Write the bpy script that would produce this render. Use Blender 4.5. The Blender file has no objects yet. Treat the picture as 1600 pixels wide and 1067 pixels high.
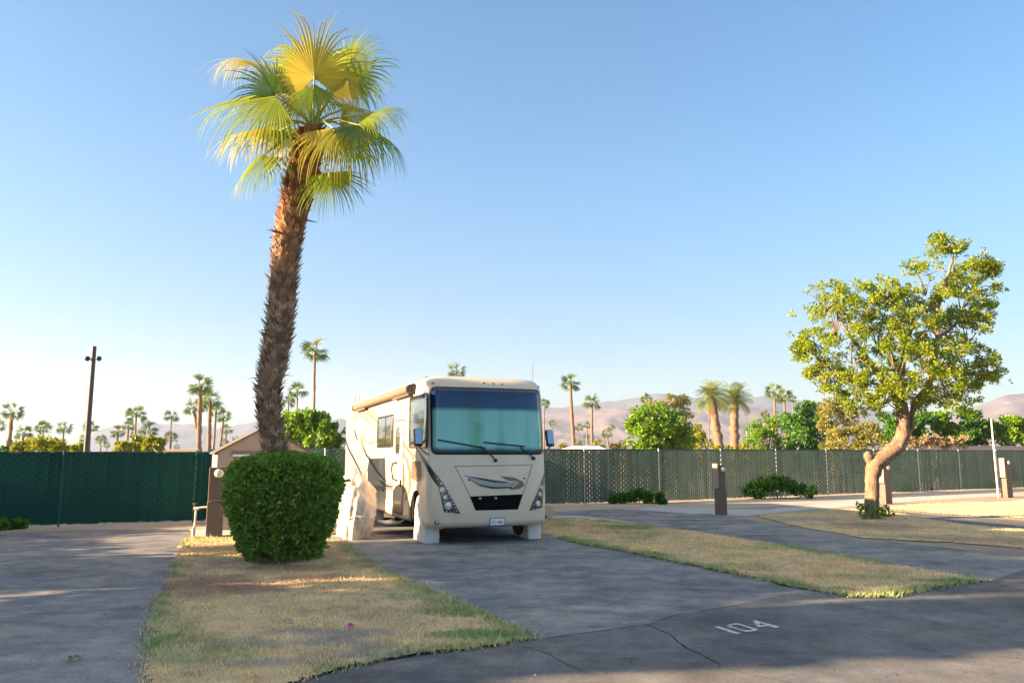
import bpy, bmesh, math, random
import numpy as np
from mathutils import Vector, Matrix, noise as mnoise

R = math.radians
rng = np.random.default_rng(11)
random.seed(5)
scene = bpy.context.scene
COL = scene.collection

# ------------------------------------------------------------------ camera model (survey of the place)
F, CX, CY, CAMZ = 1220.0, 800.0, 533.5, 1.8
TH = math.atan((707 - 533.5) / F)
def ray(px, py):
    u = (px - CX) / F; v = (CY - py) / F
    return Vector((u, math.cos(TH) - v * math.sin(TH), math.sin(TH) + v * math.cos(TH)))
def at(px, py, z=0.0):
    d = ray(px, py); t = (z - CAMZ) / d.z
    return Vector((d.x * t, d.y * t, z))
def atY(px, py, Y):
    d = ray(px, py); t = Y / d.y
    return Vector((d.x * t, Y, CAMZ + d.z * t))

# ------------------------------------------------------------------ object helpers
def tag(o, label=None, cat=None, group=None, kind=None):
    if label: o['label'] = label
    if cat: o['category'] = cat
    if group: o['group'] = group
    if kind: o['kind'] = kind
    return o
def thing(name, label, cat, loc=(0, 0, 0), rz=0.0, group=None):
    o = bpy.data.objects.new(name, None); COL.objects.link(o)
    o.location = loc; o.rotation_euler = (0, 0, rz)
    o.empty_display_size = 0.2
    return tag(o, label, cat, group)
def link(name, me, mat=None, parent=None, loc=None):
    o = bpy.data.objects.new(name, me); COL.objects.link(o)
    if mat is not None:
        for m in (mat if isinstance(mat, (list, tuple)) else [mat]): me.materials.append(m)
    if parent is not None: o.parent = parent
    if loc is not None: o.location = loc
    return o
def np_mesh(name, V, Fq, smooth=False, attr=None, col=None):
    V = np.asarray(V, dtype=np.float32).reshape(-1, 3); Fq = np.asarray(Fq, dtype=np.int32)
    me = bpy.data.meshes.new(name)
    k = Fq.shape[1]
    me.vertices.add(len(V)); me.vertices.foreach_set('co', V.ravel())
    me.loops.add(Fq.size); me.loops.foreach_set('vertex_index', Fq.ravel())
    me.polygons.add(len(Fq))
    me.polygons.foreach_set('loop_start', np.arange(0, Fq.size, k, dtype=np.int32))
    me.polygons.foreach_set('loop_total', np.full(len(Fq), k, dtype=np.int32))
    if smooth: me.polygons.foreach_set('use_smooth', np.ones(len(Fq), dtype=bool))
    if attr is not None:
        a = me.attributes.new('rnd', 'FLOAT', 'POINT'); a.data.foreach_set('value', np.asarray(attr, dtype=np.float32))
    if col is not None:
        a = me.attributes.new('Col', 'FLOAT_COLOR', 'POINT')
        c = np.concatenate([col, np.ones((len(col), 1))], 1).astype(np.float32)
        a.data.foreach_set('color', c.ravel())
    me.update(calc_edges=True); me.validate()
    return me

class MB:
    def __init__(s): s.v = []; s.f = []; s.sm = []; s.mi = []
    def add(s, v, f, smooth=False, mi=0):
        b = len(s.v); s.v += [tuple(p) for p in v]
        for q in f: s.f.append(tuple(b + i for i in q)); s.sm.append(smooth); s.mi.append(mi)
    def box(s, c, d, rz=0.0, mat=None, taper=1.0, mi=0):
        x, y, z = d[0] / 2, d[1] / 2, d[2] / 2
        P = [Vector((sx * x * (taper if sz > 0 else 1), sy * y * (taper if sz > 0 else 1), sz * z)) for sz in (-1, 1) for sx, sy in ((-1, -1), (1, -1), (1, 1), (-1, 1))]
        M = mat if mat is not None else Matrix.Rotation(rz, 3, 'Z')
        s.add([M @ p + Vector(c) for p in P], [(3, 2, 1, 0), (4, 5, 6, 7), (0, 1, 5, 4), (1, 2, 6, 5), (2, 3, 7, 6), (3, 0, 4, 7)], mi=mi)
    def bevbox(s, c, d, b=0.02, rz=0.0, mi=0):
        bm = bmesh.new(); bmesh.ops.create_cube(bm, size=1.0)
        bmesh.ops.scale(bm, vec=d, verts=bm.verts)
        bmesh.ops.bevel(bm, geom=bm.edges[:], offset=b, segments=2, affect='EDGES', profile=0.5)
        M = Matrix.Rotation(rz, 3, 'Z'); bm.verts.index_update()
        s.add([M @ v.co + Vector(c) for v in bm.verts], [[v.index for v in f.verts] for f in bm.faces], mi=mi); bm.free()
    def tube(s, path, rad, n=8, cap=True, smooth=True, jit=0.0, mi=0):
        path = [Vector(p) for p in path]
        if not isinstance(rad, (list, tuple)): rad = [rad] * len(path)
        V = []; up = Vector((0.3, 0.9, 0.1)).normalized(); prev = None
        for i, p in enumerate(path):
            t = (path[min(i + 1, len(path) - 1)] - path[max(i - 1, 0)]).normalized()
            if prev is None:
                a = t.cross(up)
                if a.length < 1e-3: a = t.cross(Vector((1, 0, 0)))
                a.normalize()
            else:
                a = (prev - t * prev.dot(t)).normalized()
            prev = a; b = t.cross(a)
            for k in range(n):
                ang = 2 * math.pi * k / n
                r = rad[i] * (1 + jit * (random.random() - .5))
                V.append(p + (a * math.cos(ang) + b * math.sin(ang)) * r)
        Fc = []
        for i in range(len(path) - 1):
            for k in range(n):
                Fc.append((i * n + k, i * n + (k + 1) % n, (i + 1) * n + (k + 1) % n, (i + 1) * n + k))
        s.add(V, Fc, smooth, mi)
        if cap:
            s.add(V[:n], [tuple(reversed(range(n)))], False, mi); s.add(V[-n:], [tuple(range(n))], False, mi)
    def lathe(s, prof, n=20, c=(0, 0, 0), axis='Z', smooth=True, mi=0):
        V = []
        for r, z in prof:
            for k in range(n):
                a = 2 * math.pi * k / n
                p = (r * math.cos(a), r * math.sin(a), z)
                if axis == 'X': p = (z, p[0], p[1])
                if axis == 'Y': p = (p[0], z, p[1])
                V.append(Vector(p) + Vector(c))
        Fc = [(i * n + k, i * n + (k + 1) % n, (i + 1) * n + (k + 1) % n, (i + 1) * n + k) for i in range(len(prof) - 1) for k in range(n)]
        s.add(V, Fc, smooth, mi)
    def ball(s, c, r, n=12, sq=(1, 1, 1), mi=0):
        m = n // 2 + 1; V = []
        for i in range(m):
            th = math.pi * i / (m - 1)
            for k in range(n):
                a = 2 * math.pi * k / n
                V.append((c[0] + r * sq[0] * math.sin(th) * math.cos(a), c[1] + r * sq[1] * math.sin(th) * math.sin(a), c[2] + r * sq[2] * math.cos(th)))
        s.add(V, [(i * n + k, (i + 1) * n + k, (i + 1) * n + (k + 1) % n, i * n + (k + 1) % n) for i in range(m - 1) for k in range(n)], True, mi)
    def build(s, name, mat=None, parent=None, loc=None):
        me = bpy.data.meshes.new(name); me.from_pydata(s.v, [], s.f)
        me.polygons.foreach_set('use_smooth', s.sm)
        o = link(name, me, mat, parent, loc)
        if any(s.mi): me.polygons.foreach_set('material_index', s.mi)
        me.update(); return o

def vnoise(x, y, sc, seed=0):
    x = np.asarray(x) * sc; y = np.asarray(y) * sc
    xi = np.floor(x).astype(np.int64); yi = np.floor(y).astype(np.int64)
    fx = x - xi; fy = y - yi; fx = fx * fx * (3 - 2 * fx); fy = fy * fy * (3 - 2 * fy)
    def h(a, b):
        n = (a * 374761393 + b * 668265263 + seed * 982451653) & 0xffffffff
        n = ((n ^ (n >> 13)) * 1274126177) & 0xffffffff
        return ((n ^ (n >> 16)) & 0xffff) / 65535.0
    return (h(xi, yi) * (1 - fx) + h(xi + 1, yi) * fx) * (1 - fy) + (h(xi, yi + 1) * (1 - fx) + h(xi + 1, yi + 1) * fx) * fy
def fbm(x, y, sc, seed=0, o=4):
    t = 0; a = .5; s = 0
    for i in range(o):
        t = t + a * vnoise(x, y, sc * 2 ** i, seed + i); s += a; a *= .5
    return t / s

# ------------------------------------------------------------------ materials
class NT:
    def __init__(s, name):
        s.m = bpy.data.materials.new(name); s.m.use_nodes = True
        s.t = s.m.node_tree; s.b = s.t.nodes['Principled BSDF']; s.out = s.t.nodes['Material Output']
    def n(s, typ, **kw):
        o = s.t.nodes.new(typ)
        for k, v in kw.items():
            if k in o.inputs.keys() if isinstance(k, str) else False: o.inputs[k].default_value = v
            else: setattr(o, k, v)
        return o
    def l(s, a, b): s.t.links.new(a, b)
    def set(s, **kw):
        for k, v in kw.items(): s.b.inputs[k.replace('_', ' ')].default_value = v
        return s
    def coord(s, kind='Object', scale=(1, 1, 1)):
        tc = s.n('ShaderNodeTexCoord'); mp = s.n('ShaderNodeMapping'); mp.inputs['Scale'].default_value = scale
        s.l(tc.outputs[kind], mp.inputs['Vector']); return mp.outputs['Vector']
    def noise(s, vec, scale, detail=5, rough=.6):
        o = s.n('ShaderNodeTexNoise'); o.inputs['Scale'].default_value = scale; o.inputs['Detail'].default_value = detail; o.inputs['Roughness'].default_value = rough
        s.l(vec, o.inputs['Vector']); return o.outputs['Fac']
    def ramp(s, fac, stops):
        o = s.n('ShaderNodeValToRGB'); e = o.color_ramp.elements
        while len(e) < len(stops): e.new(0.5)
        for i, (p, c) in enumerate(stops):
            e[i].position = p; e[i].color = (*c, 1) if len(c) == 3 else c
        s.l(fac, o.inputs['Fac']); return o.outputs['Color']
    def mix(s, fac, a, b, mode='MIX'):
        o = s.n('ShaderNodeMix', data_type='RGBA', blend_type=mode)
        for sock, v in ((o.inputs[0], fac), (o.inputs[6], a), (o.inputs[7], b)):
            if hasattr(v, 'links'): s.l(v, sock)
            elif isinstance(v, (int, float)): sock.default_value = v
            else: sock.default_value = (*v, 1)
        return o.outputs[2]
    def bump(s, h, strength=.3, dist=.02):
        o = s.n('ShaderNodeBump'); o.inputs['Strength'].default_value = strength; o.inputs['Distance'].default_value = dist
        s.l(h, o.inputs['Height']); s.l(o.outputs['Normal'], s.b.inputs['Normal'])
    def color(s, c): s.l(c, s.b.inputs['Base Color'])

def simple(name, col, rough=.5, metal=0.0, var=.12, scale=6.0, bump=0.0, coat=0.0, spec=.5):
    t = NT(name); v = t.coord()
    f = t.noise(v, scale, 5, .65)
    lo = tuple(max(0, c * (1 - var)) for c in col); hi = tuple(min(1, c * (1 + var)) for c in col)
    t.color(t.ramp(f, [(.3, lo), (.7, hi)]))
    t.set(Roughness=rough, Metallic=metal, Coat_Weight=coat); t.b.inputs['Specular IOR Level'].default_value = spec
    if bump: t.bump(t.noise(v, scale * 6, 4), bump, .01)
    return t.m
def leafmat(name, lo, hi, transl=.35, rough=.45, tint=1.0):
    t = NT(name)
    a = t.n('ShaderNodeAttribute', attribute_name='rnd')
    c = t.ramp(a.outputs['Fac'], [(0.0, lo), (1.0, hi)])
    t.color(c); t.set(Roughness=rough); t.b.inputs['Specular IOR Level'].default_value = .35
    tr = t.n('ShaderNodeBsdfTranslucent')
    c2 = t.mix(1.0, c, (1.15 * tint, 1.3 * tint, .6 * tint), 'MULTIPLY'); t.l(c2, tr.inputs['Color'])
    ms = t.n('ShaderNodeMixShader'); ms.inputs[0].default_value = transl
    t.l(t.b.outputs[0], ms.inputs[1]); t.l(tr.outputs[0], ms.inputs[2]); t.l(ms.outputs[0], t.out.inputs['Surface'])
    return t.m

def asphalt(name, base, dust, dustamt, sc=1.0):
    t = NT(name); v = t.coord()
    big = t.noise(v, .35 * sc, 6, .6); mid = t.noise(v, 2.2 * sc, 6, .7); fine = t.noise(v, 130, 3, .8)
    grit = t.noise(v, 38, 3, .8)
    c = t.ramp(big, [(.3, tuple(x * .58 for x in base)), (.5, base), (.72, tuple(x * 1.35 for x in base))])
    vs = t.coord('Object', (.8, 1.1, 1))
    dm = t.noise(vs, .8, 8, .74)
    dmask = t.ramp(dm, [(.42, (0, 0, 0)), (.62, (dustamt,) * 3)])
    c = t.mix(dmask, c, dust)
    mm = t.ramp(mid, [(.3, (.58,) * 3), (.7, (1.3,) * 3)]); c = t.mix(.85, c, mm, 'MULTIPLY')
    fm = t.ramp(fine, [(.25, (.45,) * 3), (.75, (1.6,) * 3)]); c = t.mix(.9, c, fm, 'MULTIPLY')
    gm = t.ramp(grit, [(.3, (.65,) * 3), (.7, (1.35,) * 3)]); c = t.mix(.7, c, gm, 'MULTIPLY')
    # scattered dark tar and oil spots
    vo = t.n('ShaderNodeTexVoronoi'); vo.inputs['Scale'].default_value = 1.3; t.l(v, vo.inputs['Vector'])
    sp = t.ramp(vo.outputs['Distance'], [(.05, (.5,) * 3), (.13, (1,) * 3)]); c = t.mix(.6, c, sp, 'MULTIPLY')
    t.color(c); t.set(Roughness=.9); t.b.inputs['Specular IOR Level'].default_value = .25
    t.bump(t.mix(.5, fine, grit), .5, .012)
    return t.m

M = {}
M['dirt'] = (lambda t: (t.color(t.mix(.6, t.ramp(t.noise(t.coord(), .25, 8, .7), [(.3, (.23, .175, .125)), (.5, (.33, .26, .19)), (.7, (.42, .34, .255))]),
             t.ramp(t.noise(t.coord(), 45, 4, .8), [(.25, (.55,) * 3), (.75, (1.35,) * 3)]), 'MULTIPLY')), t.set(Roughness=.95), t.bump(t.noise(t.coord(), 40, 5, .8), .6, .02), t.m)[-1])(NT('dirt'))
M['sand'] = (lambda t: (t.color(t.mix(.6, t.ramp(t.noise(t.coord(), .9, 8, .7), [(.3, (.36, .30, .24)), (.7, (.52, .45, .37))]),
             t.ramp(t.noise(t.coord(), 45, 4, .8), [(.25, (.55,) * 3), (.75, (1.35,) * 3)]), 'MULTIPLY')), t.set(Roughness=.95), t.bump(t.noise(t.coord(), 40, 5, .8), .6, .02), t.m)[-1])(NT('sand'))
M['pad'] = asphalt('pad_asphalt', (.150, .160, .178), (.35, .318, .285), .7)
M['road'] = asphalt('road_asphalt', (.118, .124, .134), (.27, .235, .20), .4)
M['pad2'] = asphalt('old_asphalt', (.15, .157, .170), (.36, .315, .27), .8)
M['concrete'] = simple('concrete', (.42, .41, .39), .9, var=.2, scale=3, bump=.2)
M['crack'] = simple('crack_filler', (.028, .027, .028), .95, bump=.3, scale=20)
M['paint'] = (lambda t: (t.color(t.ramp(t.noise(t.coord(), 30, 5, .75), [(.40, (.16, .165, .17)), (.54, (.60, .60, .60))])), t.set(Roughness=.8), t.m)[-1])(NT('road_paint'))
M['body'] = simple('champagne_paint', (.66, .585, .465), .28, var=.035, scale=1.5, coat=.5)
M['bodyside'] = simple('sun_toned_beige', (.54, .48, .39), .3, var=.03, scale=1.2, coat=.4)  # same beige as the front, darkened because sunlight overexposes the sides
M['rubber'] = simple('black_rubber', (.02, .02, .021), .6)
M['black'] = simple('black_plastic', (.012, .012, .014), .35)
M['chrome'] = simple('chrome', (.72, .73, .75), .12, 1.0, var=.03)
M['silver'] = simple('silver_decal', (.30, .32, .35), .3, .35, var=.05)
M['navy'] = simple('navy_decal', (.018, .035, .09), .3)
M['greydecal'] = simple('grey_decal', (.15, .145, .14), .35)
M['tan'] = simple('tan_decal', (.20, .135, .08), .35)
M['brown'] = simple('brown_decal', (.14, .085, .055), .4)
M['seam'] = simple('panel_seam', (.12, .105, .09), .5)
M['whitevinyl'] = simple('white_vinyl', (.72, .70, .66), .45, var=.06, bump=.15, scale=4)
M['awning'] = simple('awning_fabric', (.18, .12, .075), .6, var=.12)
M['platewhite'] = simple('plate_white', (.7, .71, .75), .4)
M['plateblue'] = simple('plate_blue', (.05, .07, .22), .4)
M['void'] = simple('grille_black', (.003, .003, .004), .8, spec=.1)
M['mirrorglass'] = simple('mirror_glass', (.5, .55, .62), .03, 1.0, var=0.0)
M['lamp_dark'] = simple('headlamp_bezel', (.045, .05, .06), .25, .5, coat=1)
M['lamp_clear'] = simple('headlamp_lens', (.80, .83, .87), .12, .35, coat=1, var=.2, scale=40)
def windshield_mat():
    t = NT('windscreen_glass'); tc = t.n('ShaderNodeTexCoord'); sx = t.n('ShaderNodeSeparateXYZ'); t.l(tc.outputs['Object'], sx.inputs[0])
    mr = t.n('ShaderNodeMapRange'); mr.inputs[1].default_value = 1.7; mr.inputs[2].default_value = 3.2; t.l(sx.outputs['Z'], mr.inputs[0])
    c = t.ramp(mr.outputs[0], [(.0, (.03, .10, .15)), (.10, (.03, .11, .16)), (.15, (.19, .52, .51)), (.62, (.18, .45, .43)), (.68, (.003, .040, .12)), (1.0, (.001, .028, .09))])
    vc = t.coord('Object', (2.6, 1, .22)); c = t.mix(.6, c, t.ramp(t.noise(vc, 1.0, 2, .5), [(.34, (.55, .72, .45)), (.5, (1, 1, 1)), (.7, (1.08,) * 3)]), 'MULTIPLY')  # greenish dark vertical streaks: tree reflections painted into the glass colour
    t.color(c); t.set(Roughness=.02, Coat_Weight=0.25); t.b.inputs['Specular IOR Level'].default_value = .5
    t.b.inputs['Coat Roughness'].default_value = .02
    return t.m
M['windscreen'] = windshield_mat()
M['glass'] = simple('tinted_glass', (.03, .035, .035), .03, 0.0, var=0, spec=1.0, coat=1.0)
M['darkglass'] = simple('mirror_tint_glass', (.33, .35, .34), .04, .9, var=0.0)
M['cover'] = simple('cover_cloth', (.60, .53, .45), .85, var=.12, scale=3, bump=.5)
M['shed'] = simple('shed_wall', (.35, .295, .245), .7, var=.06, bump=.1)
M['shedtrim'] = simple('shed_trim', (.185, .15, .125), .7)
M['shedroof'] = simple('shed_roof', (.12, .095, .08), .8, bump=.3)
M['pedestal'] = simple('pedestal_paint', (.135, .095, .075), .6, var=.12, bump=.08, scale=5)
M['pedsunlit'] = simple('pedestal_sunlit_side', (.34, .26, .20), .7, var=.12, bump=.08, scale=5)  # sunlit left side put into the colour as a paler brown
M['globe'] = simple('lamp_globe', (.68, .63, .53), .35, var=.06)
M['pvc'] = simple('pvc_pipe', (.60, .54, .43), .45, var=.1)
M['steel'] = simple('galvanised_steel', (.42, .42, .40), .45, .6, var=.15)
M['polepaint'] = simple('pole_paint', (.055, .045, .05), .5, var=.2)
M['whitepole'] = simple('white_pole_paint', (.70, .67, .62), .5)
M['wall'] = simple('stucco_wall', (.50, .41, .32), .9, var=.1, bump=.2)
M['roofwhite'] = simple('white_roof', (.72, .70, .66), .7)
M['bark'] = (lambda t: (t.color(t.mix(.7, t.ramp(t.noise(t.coord('Object', (1, 1, .35)), 9, 7, .75), [(.32, (.10, .065, .04)), (.46, (.25, .17, .11)), (.56, (.32, .23, .15)), (.72, (.50, .39, .27))]),
             t.ramp(t.noise(t.coord(), 40, 4), [(.3, (.6,) * 3), (.7, (1.2,) * 3)]), 'MULTIPLY')), t.set(Roughness=.9), t.bump(t.noise(t.coord('Object', (1, 1, .3)), 16, 7, .85), 1.0, .07), t.m)[-1])(NT('tree_bark'))
def palm_bark():
    t = NT('palm_bark'); tc = t.n('ShaderNodeTexCoord'); sx = t.n('ShaderNodeSeparateXYZ'); t.l(tc.outputs['Object'], sx.inputs[0])
    a = t.n('ShaderNodeAttribute', attribute_name='rnd')
    mr = t.n('ShaderNodeMapRange'); mr.inputs[1].default_value = 4.2; mr.inputs[2].default_value = 6.3; t.l(sx.outputs['Z'], mr.inputs[0])
    grey = t.ramp(a.outputs['Fac'], [(0, (.17, .115, .08)), (.5, (.40, .29, .205)), (1, (.60, .46, .34))])
    red = t.ramp(a.outputs['Fac'], [(0, (.15, .06, .027)), (.5, (.34, .16, .07)), (1, (.55, .31, .14))])
    c = t.mix(mr.outputs[0], grey, red)
    c = t.mix(.6, c, t.ramp(t.noise(t.coord('Object', (1, 1, .4)), 30, 5, .8), [(.3, (.55,) * 3), (.7, (1.3,) * 3)]), 'MULTIPLY')
    t.color(c); t.set(Roughness=.9); t.b.inputs['Specular IOR Level'].default_value = .15
    return t.m
M['palmbark'] = palm_bark()
M['fartrunk'] = simple('far_palm_trunk', (.20, .12, .068), .95, var=.4, scale=3.5, bump=.3)
M['frond'] = leafmat('fan_frond', (.10, .19, .018), (.36, .41, .030), .45, .4)
M['frondyellow'] = leafmat('yellow_fan_frond', (.34, .28, .02), (.58, .45, .04), .42, .4)
M['frondgreen'] = leafmat('green_fan_frond', (.06, .14, .018), (.22, .30, .035), .38, .38)
M['petiole'] = simple('petiole', (.26, .25, .07), .5)
M['farfrond'] = leafmat('far_frond', (.05, .10, .02), (.17, .23, .04), .35)
M['farfrondgold'] = leafmat('far_golden_frond', (.10, .15, .03), (.30, .34, .07), .35)
M['hedge'] = leafmat('hedge_leaf', (.050, .145, .022), (.27, .43, .070), .28, .4)
M['treeleaf'] = leafmat('tree_leaf', (.060, .140, .010), (.38, .41, .028), .45, .45)
M['bgdark'] = leafmat('dark_foliage', (.030, .105, .012), (.10, .25, .02), .3)
M['bgbright'] = leafmat('bright_foliage', (.06, .16, .010), (.24, .38, .018), .35)
M['bgyellow'] = leafmat('yellow_foliage', (.16, .20, .012), (.38, .36, .02), .35)
M['bgolive'] = leafmat('olive_foliage', (.13, .14, .03), (.34, .31, .07), .3)
M['drytan'] = leafmat('dry_foliage', (.25, .18, .10), (.42, .32, .19), .25)
M['petal'] = simple('magenta_petal', (.45, .05, .28), .6)
M['petalpale'] = simple('pink_petal', (.5, .25, .28), .6)
M['grassblade'] = (lambda t: (lambda a: (t.color(a.outputs['Color']), t.set(Roughness=.7), t.m)[-1])(t.n('ShaderNodeAttribute', attribute_name='Col')))(NT('grass_blade'))
M['grassbed'] = (lambda t: (lambda a: (t.color(t.mix(.8, a.outputs['Color'], t.ramp(t.noise(t.coord(), 55, 5, .8), [(.28, (.5,) * 3), (.72, (1.45,) * 3)]), 'MULTIPLY')), t.set(Roughness=.95),
             t.bump(t.noise(t.coord(), 45, 5, .8), .8, .03), t.m)[-1])(t.n('ShaderNodeAttribute', attribute_name='Col')))(NT('grass_bed'))
def slatmat(name, lo, hi, tr_amt):
    t = NT(name); v = t.coord()
    a = t.n('ShaderNodeAttribute', attribute_name='rnd')
    c = t.mix(.7, t.ramp(a.outputs['Fac'], [(0, lo), (1, hi)]), t.ramp(t.noise(v, 1.2, 5), [(.3, (.75,) * 3), (.7, (1.2,) * 3)]), 'MULTIPLY')
    t.color(c); t.set(Roughness=.7); t.b.inputs['Specular IOR Level'].default_value = .15
    tr = t.n('ShaderNodeBsdfTranslucent'); t.l(t.mix(1, c, (2.2, 1.6, 1.5), 'MULTIPLY'), tr.inputs['Color'])
    ms = t.n('ShaderNodeMixShader'); ms.inputs[0].default_value = tr_amt
    t.l(t.b.outputs[0], ms.inputs[1]); t.l(tr.outputs[0], ms.inputs[2]); t.l(ms.outputs[0], t.out.inputs['Surface'])
    return t.m
M['slat'] = slatmat('dark_green_slat', (.004, .048, .042), (.006, .060, .053), .1)
M['slatpale'] = slatmat('pale_green_slat', (.060, .112, .098), (.074, .126, .110), .24)  # paler, greyer and more translucent than the left fence slats
M['wire'] = simple('green_wire', (.014, .088, .075), .7, var=.15, spec=.2)
def mountmat(name, pale_tone, dark):
    t = NT(name); v = t.coord()
    f = t.noise(v, .006, 8, .7); g = t.noise(v, .03, 6, .7)
    c = t.mix(.6, t.ramp(f, [(.35, dark), (.65, pale_tone)]), t.ramp(g, [(.3, (.7,) * 3), (.7, (1.25,) * 3)]), 'MULTIPLY')  # noise mixes a paler and a darker rock tone
    t.color(c); t.set(Roughness=1.0); t.b.inputs['Specular IOR Level'].default_value = .05
    return t.m
M['foothill'] = mountmat('foothill_rock', (.235, .19, .185), (.085, .075, .085))
M['farhill'] = mountmat('haze_tinted_rock', (.12, .112, .125), (.075, .072, .085))  # lavender cast of distance haze put into the far rock colour

# ------------------------------------------------------------------ sun, sky, camera
EL = R(15.0); TOL = Vector((-0.98 * math.cos(EL), -0.199 * math.cos(EL), math.sin(EL))).normalized()
sun = bpy.data.lights.new('sun', 'SUN'); sun.energy = 5.0; sun.angle = R(.5); sun.color = (1.0, .70, .41)
so = bpy.data.objects.new('sun', sun); COL.objects.link(so); so.rotation_euler = TOL.to_track_quat('Z', 'Y').to_euler()
w = bpy.data.worlds.new('World'); scene.world = w; w.use_nodes = True
bg = w.node_tree.nodes['Background']; sky = w.node_tree.nodes.new('ShaderNodeTexSky')
sky.sky_type = 'NISHITA'; sky.sun_disc = False; sky.sun_elevation = EL; sky.sun_rotation = math.atan2(TOL.x, TOL.y)
sky.air_density = 1.0; sky.dust_density = .35; sky.ozone_density = 2.0; sky.altitude = 30
gm = w.node_tree.nodes.new('ShaderNodeGamma'); gm.inputs[1].default_value = .84
hs = w.node_tree.nodes.new('ShaderNodeHueSaturation'); hs.inputs['Saturation'].default_value = 1.36
w.node_tree.links.new(sky.outputs[0], gm.inputs[0]); w.node_tree.links.new(gm.outputs[0], hs.inputs['Color']); wt = w.node_tree; tcw = wt.nodes.new('ShaderNodeTexCoord'); sxw = wt.nodes.new('ShaderNodeSeparateXYZ'); mrw = wt.nodes.new('ShaderNodeMapRange'); vmw = wt.nodes.new('ShaderNodeVectorMath'); vmw.operation = 'SCALE'
wt.links.new(tcw.outputs['Generated'], sxw.inputs[0]); wt.links.new(sxw.outputs['Z'], mrw.inputs[0]); mrw.interpolation_type = 'SMOOTHSTEP'
mrw.inputs[1].default_value = -.05; mrw.inputs[2].default_value = .36; mrw.inputs[3].default_value = .56; mrw.inputs[4].default_value = .97
wt.links.new(hs.outputs[0], vmw.inputs[0]); wt.links.new(mrw.outputs[0], vmw.inputs['Scale'])
# upper sky made whiter and brighter, added as fill light for the shaded ground
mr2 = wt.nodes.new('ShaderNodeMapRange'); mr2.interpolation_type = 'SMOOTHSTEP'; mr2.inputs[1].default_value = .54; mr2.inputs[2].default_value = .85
overhead_fill = wt.nodes.new('ShaderNodeMix'); overhead_fill.data_type = 'RGBA'; overhead_fill.inputs[7].default_value = (1.95, 1.95, 1.95, 1)
wt.links.new(sxw.outputs['Z'], mr2.inputs[0]); wt.links.new(mr2.outputs[0], overhead_fill.inputs[0]); wt.links.new(vmw.outputs[0], overhead_fill.inputs[6]); wt.links.new(overhead_fill.outputs[2], bg.inputs[0]); bg.inputs[1].default_value = .052
cam = bpy.data.cameras.new('camera'); co = bpy.data.objects.new('camera', cam); COL.objects.link(co)
co.location = (0, 0, CAMZ); co.rotation_euler = (R(90) + TH, 0, 0)
cam.sensor_width = 36; cam.lens = F / 1600 * 36; cam.clip_end = 20000; cam.clip_start = .05
scene.camera = co
scene.view_settings.view_transform = 'Standard'; scene.view_settings.look = 'None'; scene.view_settings.gamma = 1
scene.view_settings.exposure = 2.75

# ------------------------------------------------------------------ haze
hz = MB(); hz.box((0, 1300, 129), (7600, 4200, 260))
ht = NT('haze_air'); ht.t.nodes.remove(ht.b)
pv = ht.n('ShaderNodeVolumePrincipled'); pv.inputs['Color'].default_value = (.52, .68, 1, 1); pv.inputs['Density'].default_value = .00023; pv.inputs['Anisotropy'].default_value = .2
ht.l(pv.outputs[0], ht.out.inputs['Volume'])
tag(hz.build('haze', ht.m), kind='stuff')

# ------------------------------------------------------------------ ground, pads, road
def dens(poly, step=.35, jit=.04, seed=1):
    out = []; rr = random.Random(seed)
    n = len(poly)
    for i in range(n):
        a, b = Vector(poly[i]), Vector(poly[(i + 1) % n]); k = max(1, int((b - a).length / step)); k = min(k, 60)
        for j in range(k):
            p = a.lerp(b, j / k); out.append((p.x + rr.uniform(-jit, jit), p.y + rr.uniform(-jit, jit)))
    return out
def sheet(name, poly, z, mat, jit=.04, seed=1):
    P = dens(poly, .35, jit, seed)
    me = bpy.data.meshes.new(name); me.from_pydata([(x, y, z) for x, y in P], [], [list(range(len(P)))])
    o = link(name, me, mat)
    if me.polygons[0].normal.z < 0:
        me.flip_normals()
    return tag(o, kind='structure')
def gp(*pts): return [at(x, y).xy[:] for x, y in pts]
gr = MB(); gr.add([(-3600, -700, 0), (3600, -700, 0), (3600, 3200, 0), (-3600, 3200, 0)], [(0, 1, 2, 3)])
tag(gr.build('ground', M['dirt']), kind='structure')
left_pad = gp((-420, 848), (55, 832), (290, 825), (300, 840), (420, 850)) + gp((480, 1030)) + [(-1.0, 4.0), (-18, 2.0), (-26, 8)]
sheet('pavement_pad', left_pad, .006, M['pad'], seed=3)
pad104 = gp((400, 845), (520, 833), (575, 796)) + [(-5.2, 26.2), (-2.6, 27.0)] + gp((838, 800), (880, 812)) + gp((1240, 900), (1420, 955), (700, 1080))
sheet('pavement_pad', pad104, .008, M['pad'], seed=4)
padR = gp((868, 800), (960, 795), (1120, 804), (1230, 822), (1350, 843), (1480, 856), (1620, 872), (1700, 890), (1700, 960), (1350, 935), (1000, 860), (860, 815))
sheet('pavement_pad', padR, .010, M['pad2'], seed=5, jit=.08)
pad3 = gp((1370, 796), (1480, 806), (1620, 815), (1900, 840), (1900, 865), (1610, 829), (1500, 819), (1372, 803))
sheet('pavement_pad', pad3, .006, M['road'], seed=6, jit=.06)
conc = gp((1010, 792), (1120, 795), (1200, 796), (1290, 786), (1430, 775), (1560, 768), (1560, 775), (1430, 783), (1290, 794), (1160, 806), (1100, 803), (1000, 797))
sheet('concrete_path', conc, .004, M['concrete'], seed=8)
conc2 = gp((862, 806), (905, 806), (960, 812), (1000, 818), (960, 822), (860, 818))
sheet('concrete_path', conc2, .013, M['concrete'], seed=9)
conc3 = gp((296, 829), (325, 826), (372, 829), (370, 834), (322, 841), (298, 838))
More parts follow.
